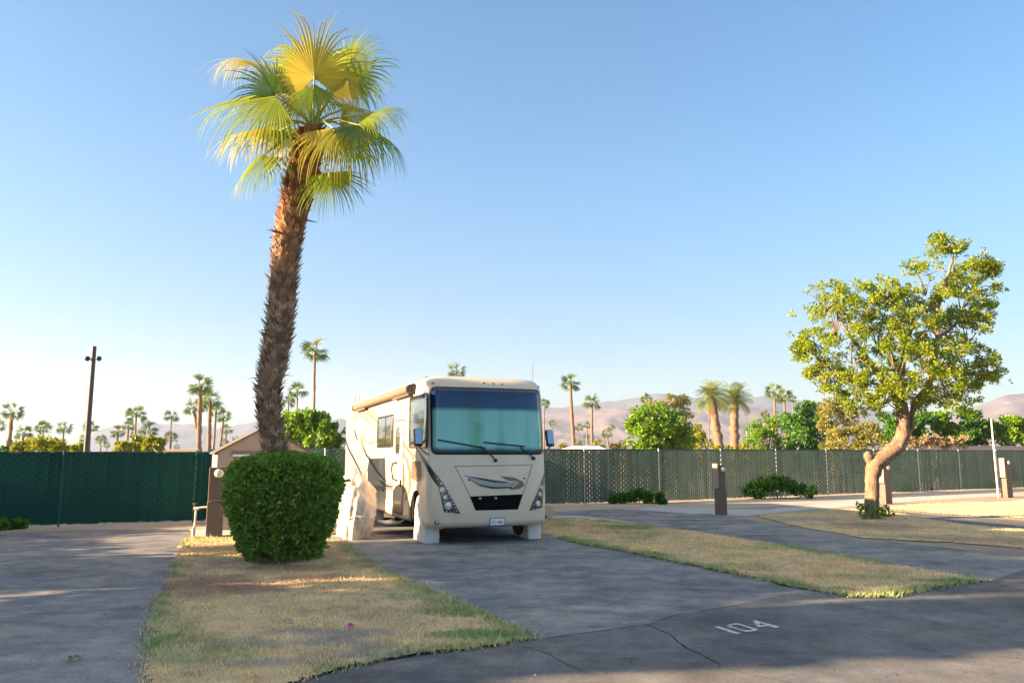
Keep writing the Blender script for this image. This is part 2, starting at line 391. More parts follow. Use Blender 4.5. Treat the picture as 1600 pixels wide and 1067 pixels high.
sheet('concrete_path', conc3, .012, M['concrete'], seed=10)
verge = [(-30, 11.2), (-12.3, 18.2)] + gp((60, 829), (290, 824), (330, 824)) + [(-7.6, 21.4), (-12.3, 19.6), (-30, 12.8)]
sheet('sandy_path', verge, .003, M['sand'], seed=11)
verge2 = gp((866, 800), (940, 797), (1120, 795), (1300, 786), (1600, 774), (1750, 770)) + [(36, 45), (23, 39.4), (13.4, 34), (5.7, 29.6), (1.3, 27.6)]
sheet('sandy_path', verge2, .002, M['sand'], seed=12)
road = gp((1012, 976), (1120, 952), (1250, 926), (1385, 930), (1470, 920), (1548, 908), (1620, 884), (1800, 860)) + [(26, 16), (26, -14), (-26, -14), (-22, 1.5), (-2.6, 4.6)] + gp((520, 1050), (700, 1020), (840, 1000))
sheet('road', road, .016, M['road'], seed=7, jit=.03)

# ------------------------------------------------------------------ road number and cracks
def gstrip(mb, A, B, z):
    n = len(A); V = [at(x, y, z) for x, y in A] + [at(x, y, z) for x, y in B]
    mb.add(V, [(i, i + 1, n + i + 1, n + i) for i in range(n - 1)])
C6 = lambda pts: [(1060 + x / 8, 940 + y / 8) for x, y in pts]
t1 = MB(); gstrip(t1, C6([(455, 312), (690, 392), (745, 398)]), C6([(492, 300), (720, 374), (780, 384)]), .021)
gstrip(t1, C6([(598, 290), (700, 264), (755, 268), (990, 338), (985, 352), (885, 374), (830, 370), (612, 305), (598, 290)]),
       C6([(652, 293), (722, 281), (752, 285), (930, 337), (925, 345), (865, 353), (815, 346), (662, 301), (652, 293)]), .021)
gstrip(t1, C6([(928, 235), (975, 229), (1265, 308), (1272, 314), (1215, 323), (1120, 300), (1000, 312), (980, 300), (928, 235)]),
       C6([(1012, 270), (1030, 264), (1092, 282), (1092, 283), (1090, 284), (1080, 286), (1022, 291), (1018, 286), (1012, 270)]), .021)
tag(t1.build('road_marking', M['paint']), kind='structure')
def crack(pts, wpx, seed):
    rr = random.Random(seed); P = [at(x, y, 0) for x, y in pts]; Q = []
    for a, b in zip(P, P[1:]):
        k = max(2, int((b - a).length / .07))
        for j in range(k): Q.append(a.lerp(b, j / k))
    mb = MB(); A = []; B = []; off = Vector((0, 0, 0))
    for i, p in enumerate(Q):
        d = (Q[min(i + 1, len(Q) - 1)] - Q[max(0, i - 1)]).normalized(); n = Vector((-d.y, d.x, 0))
        off = off * .9 + Vector((rr.uniform(-1, 1), rr.uniform(-1, 1), 0)) * .012
        ww = wpx * rr.uniform(.4, 1.3) * (math.sin(math.pi * (i + .5) / len(Q)) ** .3)
        A.append(p + off + n * ww); B.append(p + off - n * ww)
    V = [(p.x, p.y, .0195) for p in A + B]; n = len(A)
    mb.add(V, [(i, i + 1, n + i + 1, n + i) for i in range(n - 1)])
    tag(mb.build('road_crack', M['crack']), kind='structure')
crack([(1012, 978), (1045, 992), (1075, 1015), (1105, 1030), (1125, 1040), (1130, 1052)], .012, 1)
crack([(815, 1012), (850, 1022), (885, 1040), (920, 1060)], .006, 2)
crack([(1012, 978), (1060, 963), (1150, 948)], .008, 3)
crack([(1130, 1045), (1180, 1058), (1260, 1075)], .005, 4)
crack([(1290, 945), (1400, 962), (1520, 985), (1600, 998)], .006, 5)
crack([(0, 963), (60, 960), (150, 955), (230, 950)], .008, 6)
crack([(830, 1003), (1012, 977)], .007, 7)

# ------------------------------------------------------------------ dry grass beds
def inside(poly, X, Y):
    P = np.array(poly); r = np.zeros(X.shape, bool); n = len(P); j = n - 1
    for i in range(n):
        c = ((P[i, 1] > Y) != (P[j, 1] > Y)) & (X < (P[j, 0] - P[i, 0]) * (Y - P[i, 1]) / (P[j, 1] - P[i, 1] + 1e-12) + P[i, 0])
        r ^= c; j = i
    return r
def edge_dist(poly, X, Y):
    P = np.array(poly); d = np.full(X.shape, 9.0); n = len(P)
    for i in range(n):
        a = P[i]; b = P[(i + 1) % n]; ab = b - a; L = (ab ** 2).sum() + 1e-9
        t = np.clip(((X - a[0]) * ab[0] + (Y - a[1]) * ab[1]) / L, 0, 1)
        d = np.minimum(d, np.hypot(X - a[0] - t * ab[0], Y - a[1] - t * ab[1]))
    return d
STRAW = np.array((.72, .53, .29)); GREEN = np.array((.15, .30, .085)); BARE = np.array((.27, .24, .22)); BROWN = np.array((.33, .20, .125)); OLIVE = np.array((.60, .48, .28))
def grass_fields(poly, X, Y, greens, bares, browns, edge_green):
    g = np.clip((fbm(X, Y, .8, 3) - .62) * 3.0, 0, .3)
    n2 = fbm(X, Y, 2.3, 8)
    for px, py, rx, ry, a in greens:
        c = at(px, py); g = np.maximum(g, a * np.clip(1.5 * (1 - np.hypot((X - c.x) / rx, (Y - c.y) / ry)) + (n2 - .5) * 1.4, 0, 1))
    ed = edge_dist(poly, X, Y); g = np.maximum(g, edge_green * np.clip(1.2 - ed / .28 + (n2 - .5) * 2.0, 0, 1) * (fbm(X, Y, .5, 21) > .44))
    b = np.zeros_like(X); br = np.zeros_like(X)
    for px, py, rx, ry, a in bares:
        c = at(px, py); b = np.maximum(b, a * np.clip(1.6 * (1 - np.hypot((X - c.x) / rx, (Y - c.y) / ry)) + (n2 - .5) * 2.4, 0, 1))
    for px, py, rx, ry, a in browns:
        c = at(px, py); br = np.maximum(br, a * np.clip(1.6 * (1 - np.hypot((X - c.x) / rx, (Y - c.y) / ry)) + (n2 - .5) * 2.0, 0, 1))
    return g, b, br
def grass_col(g, b, br, X, Y):
    base = STRAW + (OLIVE - STRAW) * np.clip((fbm(X, Y, 1.4, 15) - .42) * 3, 0, 1)[:, None]
    c = base + (GREEN - base) * g[:, None]
    c = c + (BARE - c) * b[:, None]; c = c + (BROWN - c) * br[:, None]
    return c * (.75 + .5 * fbm(X, Y, 6, 31))[:, None]
def grass_patch(poly, greens, bares, browns, edge_green, nblade, cell, seed, hs=1.0, zr=1.0):
    rg = np.random.default_rng(seed)
    P = np.array(poly); x0, y0 = P.min(0); x1, y1 = P.max(0)
    nx = int((x1 - x0) / cell) + 2; ny = int((y1 - y0) / cell) + 2
    gx, gy = np.meshgrid(x0 + np.arange(nx) * cell, y0 + np.arange(ny) * cell)
    X = gx.ravel(); Y = gy.ravel()
    wob = .10 * (fbm(X, Y, 3, 41) - .5) * 2
    ins = inside(poly, X + wob, Y + wob)
    idx = np.arange(nx * ny).reshape(ny, nx)
    q = np.stack([idx[:-1, :-1], idx[:-1, 1:], idx[1:, 1:], idx[1:, :-1]], -1).reshape(-1, 4)
    q = q[ins[q].all(1)]
    used, inv = np.unique(q, return_inverse=True); q = inv.reshape(-1, 4)
    X = X[used] + rg.uniform(-.3, .3, len(used)) * cell; Y = Y[used] + rg.uniform(-.3, .3, len(used)) * cell
    g, b, br = grass_fields(poly, X, Y, greens, bares, browns, edge_green)
    col = grass_col(g, b, br, X, Y)
    Z = .013 + zr * (.008 + .022 * fbm(X, Y, 3, 51) + .010 * rg.random(len(X)))
    tag(link('grass_bed', np_mesh('grass_bed', np.stack([X, Y, Z], 1), q, True, col=col), M['grassbed']), kind='structure')
    # blades
    n = int(nblade * 2.4); X = rg.uniform(x0, x1, n); Y = rg.uniform(y0, y1, n)
    k = inside(poly, X + rg.normal(0, .05, n), Y + rg.normal(0, .05, n)); X = X[k][:nblade]; Y = Y[k][:nblade]
    g, b, br = grass_fields(poly, X, Y, greens, bares, browns, edge_green)
    keep = rg.random(len(X)) > np.maximum(b * .85, br * .7); X, Y, g, b, br = X[keep], Y[keep], g[keep], b[keep], br[keep]
    n = len(X); col = grass_col(g, b * .3, br, X, Y) * rg.uniform(.65, 1.45, n)[:, None]
    h = (rg.uniform(.015, .04, n) + g * rg.uniform(.01, .05, n)) * hs * (.45 + 1.3 * fbm(X, Y, 5, 66)) * np.where(rg.random(n) < .03, 2.0, 1.0); wd = rg.uniform(.003, .007, n)
    a = rg.uniform(0, 6.28, n); lean = rg.uniform(.2, 1.4, n) * h; la = rg.uniform(0, 6.28, n)
    base = np.stack([X, Y, np.full(n, .012 + .016 * zr)], 1)
    dx = np.stack([np.cos(a) * wd, np.sin(a) * wd, np.zeros(n)], 1)
    tip = base + np.stack([np.cos(la) * lean, np.sin(la) * lean, h], 1)
    V = np.stack([base - dx, base + dx, tip], 1).reshape(-1, 3)
    tag(link('dry_grass', np_mesh('dry_grass', V, np.arange(n * 3).reshape(-1, 3), col=np.repeat(col, 3, 0)), M['grassblade']), kind='stuff')
gl = gp((290, 842), (330, 842), (400, 846), (470, 846), (535, 846), (560, 868), (600, 893), (680, 928), (760, 963), (845, 1000), (760, 1016), (640, 1030), (540, 1050), (460, 1072), (340, 1120), (205, 1130), (222, 1067), (228, 1010), (240, 945), (270, 890), (283, 860))
grass_patch(gl, [(245, 1010, .25, 1.0, .8), (330, 1020, .6, .5, .45), (745, 960, .9, .4, .8), (740, 998, .9, .25, .85), (690, 935, .5, .5, .5), (470, 860, .8, .3, .4), (560, 880, .3, .4, .4)],
            [(440, 1010, 1.1, .4, .9), (520, 995, 1.0, .28, .8), (330, 880, 1.5, .5, .7), (600, 1030, .9, .22, .7), (420, 1040, .7, .25, .6)],
            [(340, 918, 2.0, 1.2, 1), (430, 890, 1.9, .7, .9), (480, 908, 1.1, .6, .8), (580, 880, .7, .6, .6), (330, 862, 1.0, .8, .45), (560, 960, 1.2, .5, .3)], .55, 90000, .07, 1)
gr_ = gp((836, 832), (860, 812), (905, 812), (985, 820), (1080, 832), (1200, 850), (1400, 886), (1500, 901), (1548, 909), (1470, 921), (1385, 937), (1330, 936), (1250, 922), (1150, 900), (1000, 868), (900, 850))
grass_patch(gr_, [(975, 827, 1.2, .8, .8), (1385, 932, .6, .15, .9), (1290, 925, .6, .2, .8), (1500, 912, .9, .2, .9), (1200, 908, .5, .3, .5), (1340, 905, .8, .4, .35), (920, 850, .6, .5, .5)],
            [], [(960, 835, 1.0, .5, .4), (1170, 900, .4, .3, .4)], .75, 100000, .08, 2)
gt = gp((1175, 806), (1290, 797), (1360, 795), (1420, 806), (1500, 819), (1620, 830), (1720, 846), (1640, 862), (1540, 852), (1440, 846), (1350, 842), (1240, 822))
grass_patch(gt, [(1300, 835, .5, .5, .15)], [(1250, 812, 2.4, 1.2, .7), (1400, 838, 1.2, .5, .5)], [(1365, 822, 1.6, 1.4, .7), (1580, 845, 3, 1.0, .6)], .05, 45000, .10, 3, .8, .25)
gb = gp((1385, 792), (1440, 788), (1620, 782), (1900, 780), (1900, 835), (1640, 813), (1480, 804), (1390, 796))
grass_patch(gb, [(1470, 790, 2, .8, .35), (1600, 797, 3, 1, .3)], [], [], .3, 40000, .2, 4, 1.2, .3)

# ------------------------------------------------------------------ leaves
def unit(v): return v / (np.linalg.norm(v, axis=1, keepdims=True) + 1e-9)
def leaf_quads(C, D, L, Wd, rg, rnd=None):
    n = len(C); D = unit(D); S = unit(np.cross(D, rg.normal(size=(n, 3)))); L = L[:, None]; Wd = Wd[:, None]
    N = np.cross(D, S)
    V = np.stack([C, C + D * L * .5 + S * Wd + N * L * .06, C + D * L, C + D * L * .5 - S * Wd + N * L * .06], 1).reshape(-1, 3)
    if rnd is None: rnd = rg.random(n)
    return V, np.arange(n * 4).reshape(-1, 4), np.repeat(rnd, 4)
def leaf_cloud(rg, clumps, n, size, asp=.3, shell=.35, sq=(1, 1, .85), outward=.8):
    cl = np.asarray(clumps, float); wgt = cl[:, 3] ** 2; k = rg.choice(len(cl), n, p=wgt / wgt.sum())
    d = unit(rg.normal(size=(n, 3))); u = (shell + (1 - shell) * rg.random(n)) ** .6
    C = cl[k, :3] + d * np.array(sq) * (cl[k, 3] * u)[:, None]
    D = d * outward + rg.normal(size=(n, 3)) * .7 + np.array((0, 0, .1))
    L = size * rg.uniform(.6, 1.3, n)
    cr = rg.random(len(cl))[k]
    return leaf_quads(C, D, L, L * asp, rg, np.clip(.55 * rg.random(n) + .45 * cr, 0, 1))
def subclumps(rg, lobes, per, r0, r1, sq=(1, 1, 1)):
    out = []
    for x, y, z, r in lobes:
        d = unit(rg.normal(size=(per, 3))); u = rg.uniform(.35, 1.0, per) ** .5
        for i in range(per):
            out.append((x + d[i, 0] * r * u[i] * sq[0], y + d[i, 1] * r * u[i] * sq[1], z + d[i, 2] * r * u[i] * sq[2], rg.uniform(r0, r1)))
    return out
def leafobj(name, mat, parent, data, kind=None):
    V, Q, a = data
    return link(name, np_mesh(name, V, Q, attr=a), mat, parent)

# ------------------------------------------------------------------ hero palm
palm_base = Vector((-3.95, 13.45, 0))
def fan(V, Q, A, H, d, n, Rr, spread=2.2, nseg=44, droop=.6, split=.5, cup=.25, rg=None, wid=1.0, st=6, shade=None):
    d = Vector(d).normalized(); n = Vector(n); n = (n - d * n.dot(d)).normalized(); t = n.cross(d)
    dphi = 2 * spread / nseg
    for i in range(nseg):
        phi = -spread + dphi * (i + .5)
        s = d * math.cos(phi) + t * math.sin(phi)
        s = (s + n * (-cup) * abs(math.sin(phi)) * 0.8).normalized()
        Ls = Rr * (.80 + .20 * math.cos(phi * .75)) * rg.uniform(.80, 1.12)
        side = n.cross(s).normalized()
        p = Vector(H); dirv = s.copy(); b0 = len(V); tw = rg.uniform(-.5, .5)
        dr = droop * rg.uniform(.4, 2.2); v = rg.uniform(0, 1) * .5 + .5 * (shade if shade is not None else .5)
        for k in range(st + 1):
            r = k / st
            ww = min(r, split) * Ls * math.tan(dphi / 2) * 1.15 * wid
            if r > split: ww *= max(0.0, 1 - (r - split) / (1 - split)) ** .7
            if k == 0: ww = .004
            fold = n * (.45 * ww)
            sd = (side + n * tw * max(0, r - split)).normalized()
            V += [p - sd * ww - fold * .0, p + fold, p + sd * ww]
            A += [v * (1 - .25 * r)] * 3
            step = Ls / st
            p = p + dirv * step
            if r >= split - .1: dirv = (dirv + Vector((0, 0, -1)) * dr * .55 * (6 / st) * (.5 + 1.6 * (r - split))).normalized()
        for k in range(st):
            o = b0 + 3 * k
            Q.append((o, o + 1, o + 4, o + 3)); Q.append((o + 1, o + 2, o + 5, o + 4))
def make_hero_palm():
    root = thing('fan_palm_tree', 'tall leaning fan palm with shaggy brown trunk rising from the round clipped hedge', 'palm tree', palm_base)
    Yp = palm_base.y
    path_px = [(432, 800, 52), (430, 705, 50), (421, 650, 48), (419, 610, 48), (427, 575, 54), (434, 530, 55), (440, 480, 57), (444, 430, 58), (448, 390, 58), (456, 345, 62), (466, 305, 68), (474, 265, 70), (483, 228, 62), (489, 200, 44)]
    pts = [Vector((0.05, 0, 0))]; rad = [.30]
    for x, y, wd in path_px:
        p = atY(x, y, Yp) - palm_base; pts.append(p); rad.append(wd / F * Yp * .5 * .70)
    # resample
    P = []; Rr = []
    for i in range(len(pts) - 1):
        for j in range(6): P.append(pts[i].lerp(pts[i + 1], j / 6)); Rr.append(rad[i] + (rad[i + 1] - rad[i]) * j / 6)
    P.append(pts[-1]); Rr.append(rad[-1])
    mb = MB(); mb.tube(P, Rr, 14, True, True, .1); V = list(mb.v); Q = [f for f in mb.f if len(f) == 4]; A = [.15] * len(V)
    rg = np.random.default_rng(3)
    zmax = P[-1].z; N = 1150
    for i in range(N):
        f = (i + .5) / N; z = 1.2 + f * (zmax - 1.25); j = min(range(len(P)), key=lambda k: abs(P[k].z - z)); c = P[j].copy(); c.z = z; r = Rr[j]
        ang = i * 2.39996 + rg.normal(0, .15); out = Vector((math.cos(ang), math.sin(ang), 0)); tn = Vector((-out.y, out.x, 0))
        up = rg.uniform(.8, 2.2) if z < 4.5 else rg.uniform(1.0, 2.6); L = rg.uniform(.12, .23)
        d = (out + Vector((0, 0, up)) + tn * rg.normal(0, .25)).normalized()
        if rg.random() < .05: d = (out * 1.6 + Vector((0, 0, rg.uniform(-.3, .3)))).normalized(); L *= 1.25
        wd = rg.uniform(.045, .085); nn = d.cross(tn).normalized()
        b = c + out * (r * .93); v = float(np.clip(rg.random() ** 1.2, 0, 1))
        o = len(V)
        a0 = b - tn * wd; a1 = b + tn * wd; m0 = b + d * L * .55 - tn * wd * .6; m1 = b + d * L * .55 + tn * wd * .6
        spl = rg.uniform(.2, .9)
        V += [a0, a1, m1, m0, b + d * L - tn * wd * spl, b + d * L * rg.uniform(.8, 1.0) + tn * wd * spl, b + d * L * .6 - out * .012,
              a0 - out * .03, a1 - out * .03]
        A += [v * .6, v * .6, v, v, v, v, v * .5, v * .2, v * .2]
        Q += [(o, o + 1, o + 2, o + 3), (o + 3, o + 6, o + 6, o + 4), (o + 6, o + 2, o + 5, o + 6), (o + 7, o + 8, o + 6, o + 6)]
    Vn = np.array([tuple(v) for v in V]); me = bpy.data.meshes.new('trunk')
    me.from_pydata([tuple(v) for v in V], [], [tuple(dict.fromkeys(q)) for q in Q])
    a = me.attributes.new('rnd', 'FLOAT', 'POINT'); a.data.foreach_set('value', np.array(A, dtype=np.float32)); me.update()
    link('trunk', me, M['palmbark'], root)
    crown = atY(489, 197, Yp) - palm_base
    # hastula px, blade tip direction px, radius px, depth offset of hastula, facing normal(x,y,z), spread, droop, material
    G, Yw, B = 'frond', 'frondyellow', 'frondgreen'
    FR = [(491, 122, 486, 14, 94, -.15, (0, -1, .15), 2.5, .5, Yw), (490, 132, 487, 205, 66, -.25, (.1, -1, .2), 1.3, .7, G), (541, 122, 560, 190, 64, -.05, (.2, -1, .2), 1.3, .7, Yw), (470, 140, 452, 215, 58, .1, (-.2, -1, .2), 1.2, .7, Yw), (539, 113, 575, 45, 84, .05, (-.2, -1, .2), 2.3, .45, G),
          (470, 110, 455, 30, 84, .35, (0, -1, .3), 2.2, .45, G), (412, 101, 335, 82, 84, .15, (0, -.5, 1), 1.1, .9, Yw),
          (432, 152, 318, 168, 118, -.25, (-.1, -.8, .7), 2.0, .45, G), (432, 146, 395, 100, 70, -.1, (.3, -1, .3), 2.2, .3, B),
          (424, 196, 335, 218, 92, -.1, (-.2, -.5, .9), 1.7, .7, Yw), (412, 243, 368, 292, 70, -.2, (-.5, -.8, .5), 1.9, .5, G),
          (440, 203, 442, 265, 58, .2, (-.3, -.9, .3), 1.8, .6, Yw), (566, 180, 640, 160, 76, -.05, (.3, -.6, .8), 2.0, .55, G),
          (562, 196, 628, 240, 92, -.3, (.5, -.6, .7), 2.0, .9, B), (520, 200, 545, 262, 88, -.45, (.2, -.9, .5), 1.9, .8, Yw),
          (514, 270, 520, 322, 66, -.3, (.1, -1, .1), 1.9, .35, G), (545, 200, 590, 275, 82, .25, (.3, -.9, .4), 1.9, .7, G),
          (478, 125, 430, 80, 76, .3, (-.2, -.9, .4), 2.2, .5, Yw), (520, 120, 545, 60, 80, .35, (.2, -.9, .4), 2.2, .4, G),
          (455, 175, 400, 190, 78, .35, (-.3, -.8, .6), 2.0, .6, G), (535, 172, 600, 180, 70, .4, (.3, -.8, .6), 2.0, .6, B)]
    rg = np.random.default_rng(8)
    for hx, hy, tx, ty, rp, dy, nn, sp, dr, mt in FR:
        H = atY(hx, hy, Yp + dy) - palm_base; T = atY(tx, ty, Yp + dy * 1.9) - palm_base
        V, Q, A = [], [], []
        fan(V, Q, A, H, T - H, nn, rp / F * Yp * 1.32, sp * .92, 56, dr * 1.6 + .3, .40, .3, rg, .9, 9, rg.random())
        fo = link('frond', np_mesh('frond', [tuple(v) for v in V], Q, attr=A), M[mt], root)
        pb = MB(); mid = crown.lerp(H, .55) + Vector((0, 0, .05 * (1 if hy < 190 else 2)))
        pb.tube([crown + Vector((0, 0, -.08)), crown.lerp(mid, .5) + Vector((0, 0, .02)), mid, H, H + (T - H).normalized() * .12], [.03, .024, .019, .014, .006], 6)
        pb.build('petiole', M['petiole'], fo)
make_hero_palm()

# ------------------------------------------------------------------ clipped hedge
def make_hedge():
    c = Vector((-3.95, 13.45, 0))
    c = c + Vector((.09, 0, 0)); root = thing('clipped_hedge', 'round clipped dark green hedge around the foot of the leaning palm', 'hedge', c)
    rg = np.random.default_rng(21)
    n = 52000
    # profile radius by height
    zp = np.array([.06, .25, .5, .9, 1.2, 1.45, 1.6, 1.70, 1.76]); rp = np.array([.60, .68, .78, .905, .95, .91, .82, .66, .40])
    z = rg.uniform(.06, 1.76, n); ang = rg.uniform(0, 2 * math.pi, n)
    r = np.interp(z, zp, rp); lump = .16 * (fbm(ang * 2.2, z * 3, 1.5, 5) - .5) * 2
    top = rg.random(n) < .24
    rr = np.where(top, np.sqrt(rg.random(n)) * .84, r * (1 + lump) - np.abs(rg.normal(0, .09, n)))
    rr = rr + np.where(rg.random(n) < .05, rg.uniform(0, .08, n), 0)
    z = np.where(top, 1.77 - .26 * rr ** 2.5 - np.abs(rg.normal(0, .05, n)) + .10 * (fbm(rr * np.cos(ang), rr * np.sin(ang), 2.5, 9) - .5), z)
    # thin the skirt so stems show through at the bottom
    keep = (z > .45) | (rg.random(n) < .25 + 1.3 * z); keep &= ~((z < .55) & (fbm(ang * 3, z * 4, 1.3, 77) < .36))
    z, ang, rr, top = z[keep], ang[keep], rr[keep], top[keep]; n = len(z)
    C = np.stack([rr * np.cos(ang), rr * np.sin(ang), z], 1)
    D = np.stack([np.cos(ang), np.sin(ang), np.where(top, 1.2, .25)], 1) + rg.normal(size=(n, 3)) * .75
    L = rg.uniform(.04, .09, n)
    V, Q, a = leaf_quads(C, D, L, L * .36, rg, np.clip(rg.random(n) * .7 + .3 * fbm(C[:, 0] * 2 + C[:, 1], C[:, 2] * 2, 2, 6), 0, 1))
    link('foliage', np_mesh('foliage', V, Q, attr=a), M['hedge'], root)
    kd = rg.choice(n, 700, replace=False); kd = kd[fbm(C[kd, 0] * 1.3 + 7, C[kd, 2] * 1.3 + C[kd, 1], 2.2, 91) > .50]
    V, Q, a = leaf_quads(C[kd] * np.array((1.012, 1.012, 1.0)), D[kd], L[kd] * 1.1, L[kd] * .4, rg); link('dry_leaves', np_mesh('dry_leaves', V, Q, attr=a), M['drytan'], root)
    mb = MB()
    for i in range(22):
        a0 = rg.uniform(0, 6.28); z0 = rg.uniform(.5, 1.6); r0 = float(np.interp(z0, zp, rp)); s0 = Vector((r0 * .9 * math.cos(a0), r0 * .9 * math.sin(a0), z0)); e0 = s0 * 1.0 + Vector((math.cos(a0) * .16, math.sin(a0) * .16, rg.uniform(.02, .16)))
        mb.tube([s0, s0.lerp(e0, .5), e0], [.006, .005, .002], 4)
    for i in range(46):
        a = rg.uniform(0, 6.28); r0 = rg.uniform(.08, .45); r1 = rg.uniform(.5, .9)
        mb.tube([(r0 * math.cos(a), r0 * math.sin(a), 0), (r1 * .75 * math.cos(a + .2), r1 * .75 * math.sin(a + .2), rg.uniform(.35, .6)), (r1 * math.cos(a + .3), r1 * math.sin(a + .3), rg.uniform(.9, 1.5))], [.018, .013, .006], 5)
    mb.build('stem', M['bark'], root)
make_hedge()

# ------------------------------------------------------------------ right-hand shade tree
def make_tree():
    b = at(1362, 811); root = thing('shade_tree', 'leafy yellow-green tree with crooked leaning trunk in the dry dirt beside the right campsite', 'tree', b)
    Y = b.y; P = lambda x, y, dy=0: atY(x, y, Y + dy) - b
    s = Y / F
    def limb(mb, pts, n=10):
        V = []; Rr = []
        L = [(P(x, y, dy), r * s * .37) for x, y, r, dy in pts]
        for i in range(len(L) - 1):
            for j in range(4):
                f = j / 4; V.append(L[i][0].lerp(L[i + 1][0], f)); Rr.append(L[i][1] + (L[i + 1][1] - L[i][1]) * f)
        V.append(L[-1][0]); Rr.append(L[-1][1]); mb.tube(V, Rr, n, True, True, .2)
    mb = MB()
    limb(mb, [(1362, 817, 36, 0), (1362, 800, 29, 0), (1363, 770, 27, 0), (1363, 745, 28, 0), (1368, 724, 34, 0), (1385, 712, 30, 0), (1402, 697, 30, 0), (1411, 680, 27, 0), (1411, 660, 25, 0), (1410, 640, 24, 0), (1408, 628, 22, 0)], 14)
    limb(mb, [(1368, 735, 26, 0), (1360, 720, 19, 0), (1356, 711, 17, -.05), (1358, 706, 9, -.05)], 10)
    limb(mb, [(1411, 690, 14, .1), (1424, 668, 13, .1), (1424, 648, 12, .1), (1430, 630, 11, .1), (1452, 600, 12, 0), (1458, 570, 12, -.1), (1466, 530, 11, -.1), (1462, 490, 9, 0), (1478, 440, 7, .1), (1490, 400, 4, .1)])
    limb(mb, [(1408, 632, 20, 0), (1385, 600, 14, .1), (1355, 560, 10, .1), (1325, 520, 7, .1), (1300, 480, 4, .1)])
    limb(mb, [(1410, 632, 16, 0), (1408, 590, 12, .3), (1415, 540, 10, .4), (1430, 492, 8, .2), (1448, 486, 7, -.2), (1462, 478, 6, -.2)])
    limb(mb, [(1455, 590, 9, 0), (1490, 580, 7, .1), (1530, 585, 4, .1)])
    limb(mb, [(1370, 582, 9, .1), (1310, 590, 6, -.2), (1262, 545, 4, -.2)])
    limb(mb, [(1466, 530, 8, 0), (1500, 500, 6, .3), (1530, 470, 4, .3)])
    mb.build('trunk', M['bark'], root)
    rg = np.random.default_rng(14); lobes = []
    for x, y, r, dy in [(1305, 500, 52, 0), (1290, 470, 36, .4), (1345, 475, 40, -.4), (1275, 540, 34, -.2), (1330, 545, 50, -.7), (1370, 520, 48, .3), (1350, 590, 46, -.2), (1400, 575, 50, -.9), (1400, 620, 40, .2),
                        (1445, 440, 44, 0), (1490, 410, 36, .2), (1520, 440, 38, 0), (1500, 470, 46, .3), (1540, 420, 18, 0), (1425, 480, 44, .5), (1465, 515, 36, .8), (1510, 520, 38, .2), (1500, 575, 46, .1), (1540, 580, 26, -.2),
                        (1450, 610, 40, -.3), (1420, 545, 44, .9), (1310, 600, 28, .2), (1470, 385, 18, 0), (1500, 610, 34, .5), (1385, 455, 26, .2), (1390, 500, 46, -.3), (1440, 560, 42, -.8), (1475, 600, 40, -.9), (1380, 610, 40, -.5), (1430, 515, 40, -.5), (1480, 560, 34, -.6), (1360, 480, 40, .5), (1530, 490, 28, .1), (1290, 585, 26, .3), (1255, 545, 16, 0), (1340, 625, 26, -.1)]:
        p = P(x, y, dy); lobes.append((p.x, p.y, p.z, r * s))
    cl = subclumps(rg, lobes, 22, .06, .19, (1, 1.25, 1))
    for q in subclumps(rg, [(l[0], l[1], l[2], l[3] * 1.35) for l in lobes], 5, .04, .10, (1, 1.2, 1)): cl.append(q)
    leafobj('crown', M['treeleaf'], root, leaf_cloud(rg, cl, 56000, .082, .27, .05, (1, 1, .8)))
    # stems inside the crown
    tb = MB()
    for c in cl[::4]:
        l = min(lobes, key=lambda q: (q[0] - c[0]) ** 2 + (q[1] - c[1]) ** 2 + (q[2] - c[2]) ** 2)
        tb.tube([(l[0], l[1], l[2] - l[3] * .5), ((l[0] + c[0]) / 2, (l[1] + c[1]) / 2, (l[2] + c[2]) / 2 - .05), c[:3]], [.022, .014, .006], 5)
    tb.build('twig', M['bark'], root)
    sp = []
    for i in range(13): sp.append((rg.uniform(-.42, .42), rg.uniform(-.45, .1), rg.uniform(.03, .42), .09))
    leafobj('basal_shoots', M['hedge'], root, leaf_cloud(rg, sp, 520, .075, .35, .2))
make_tree()

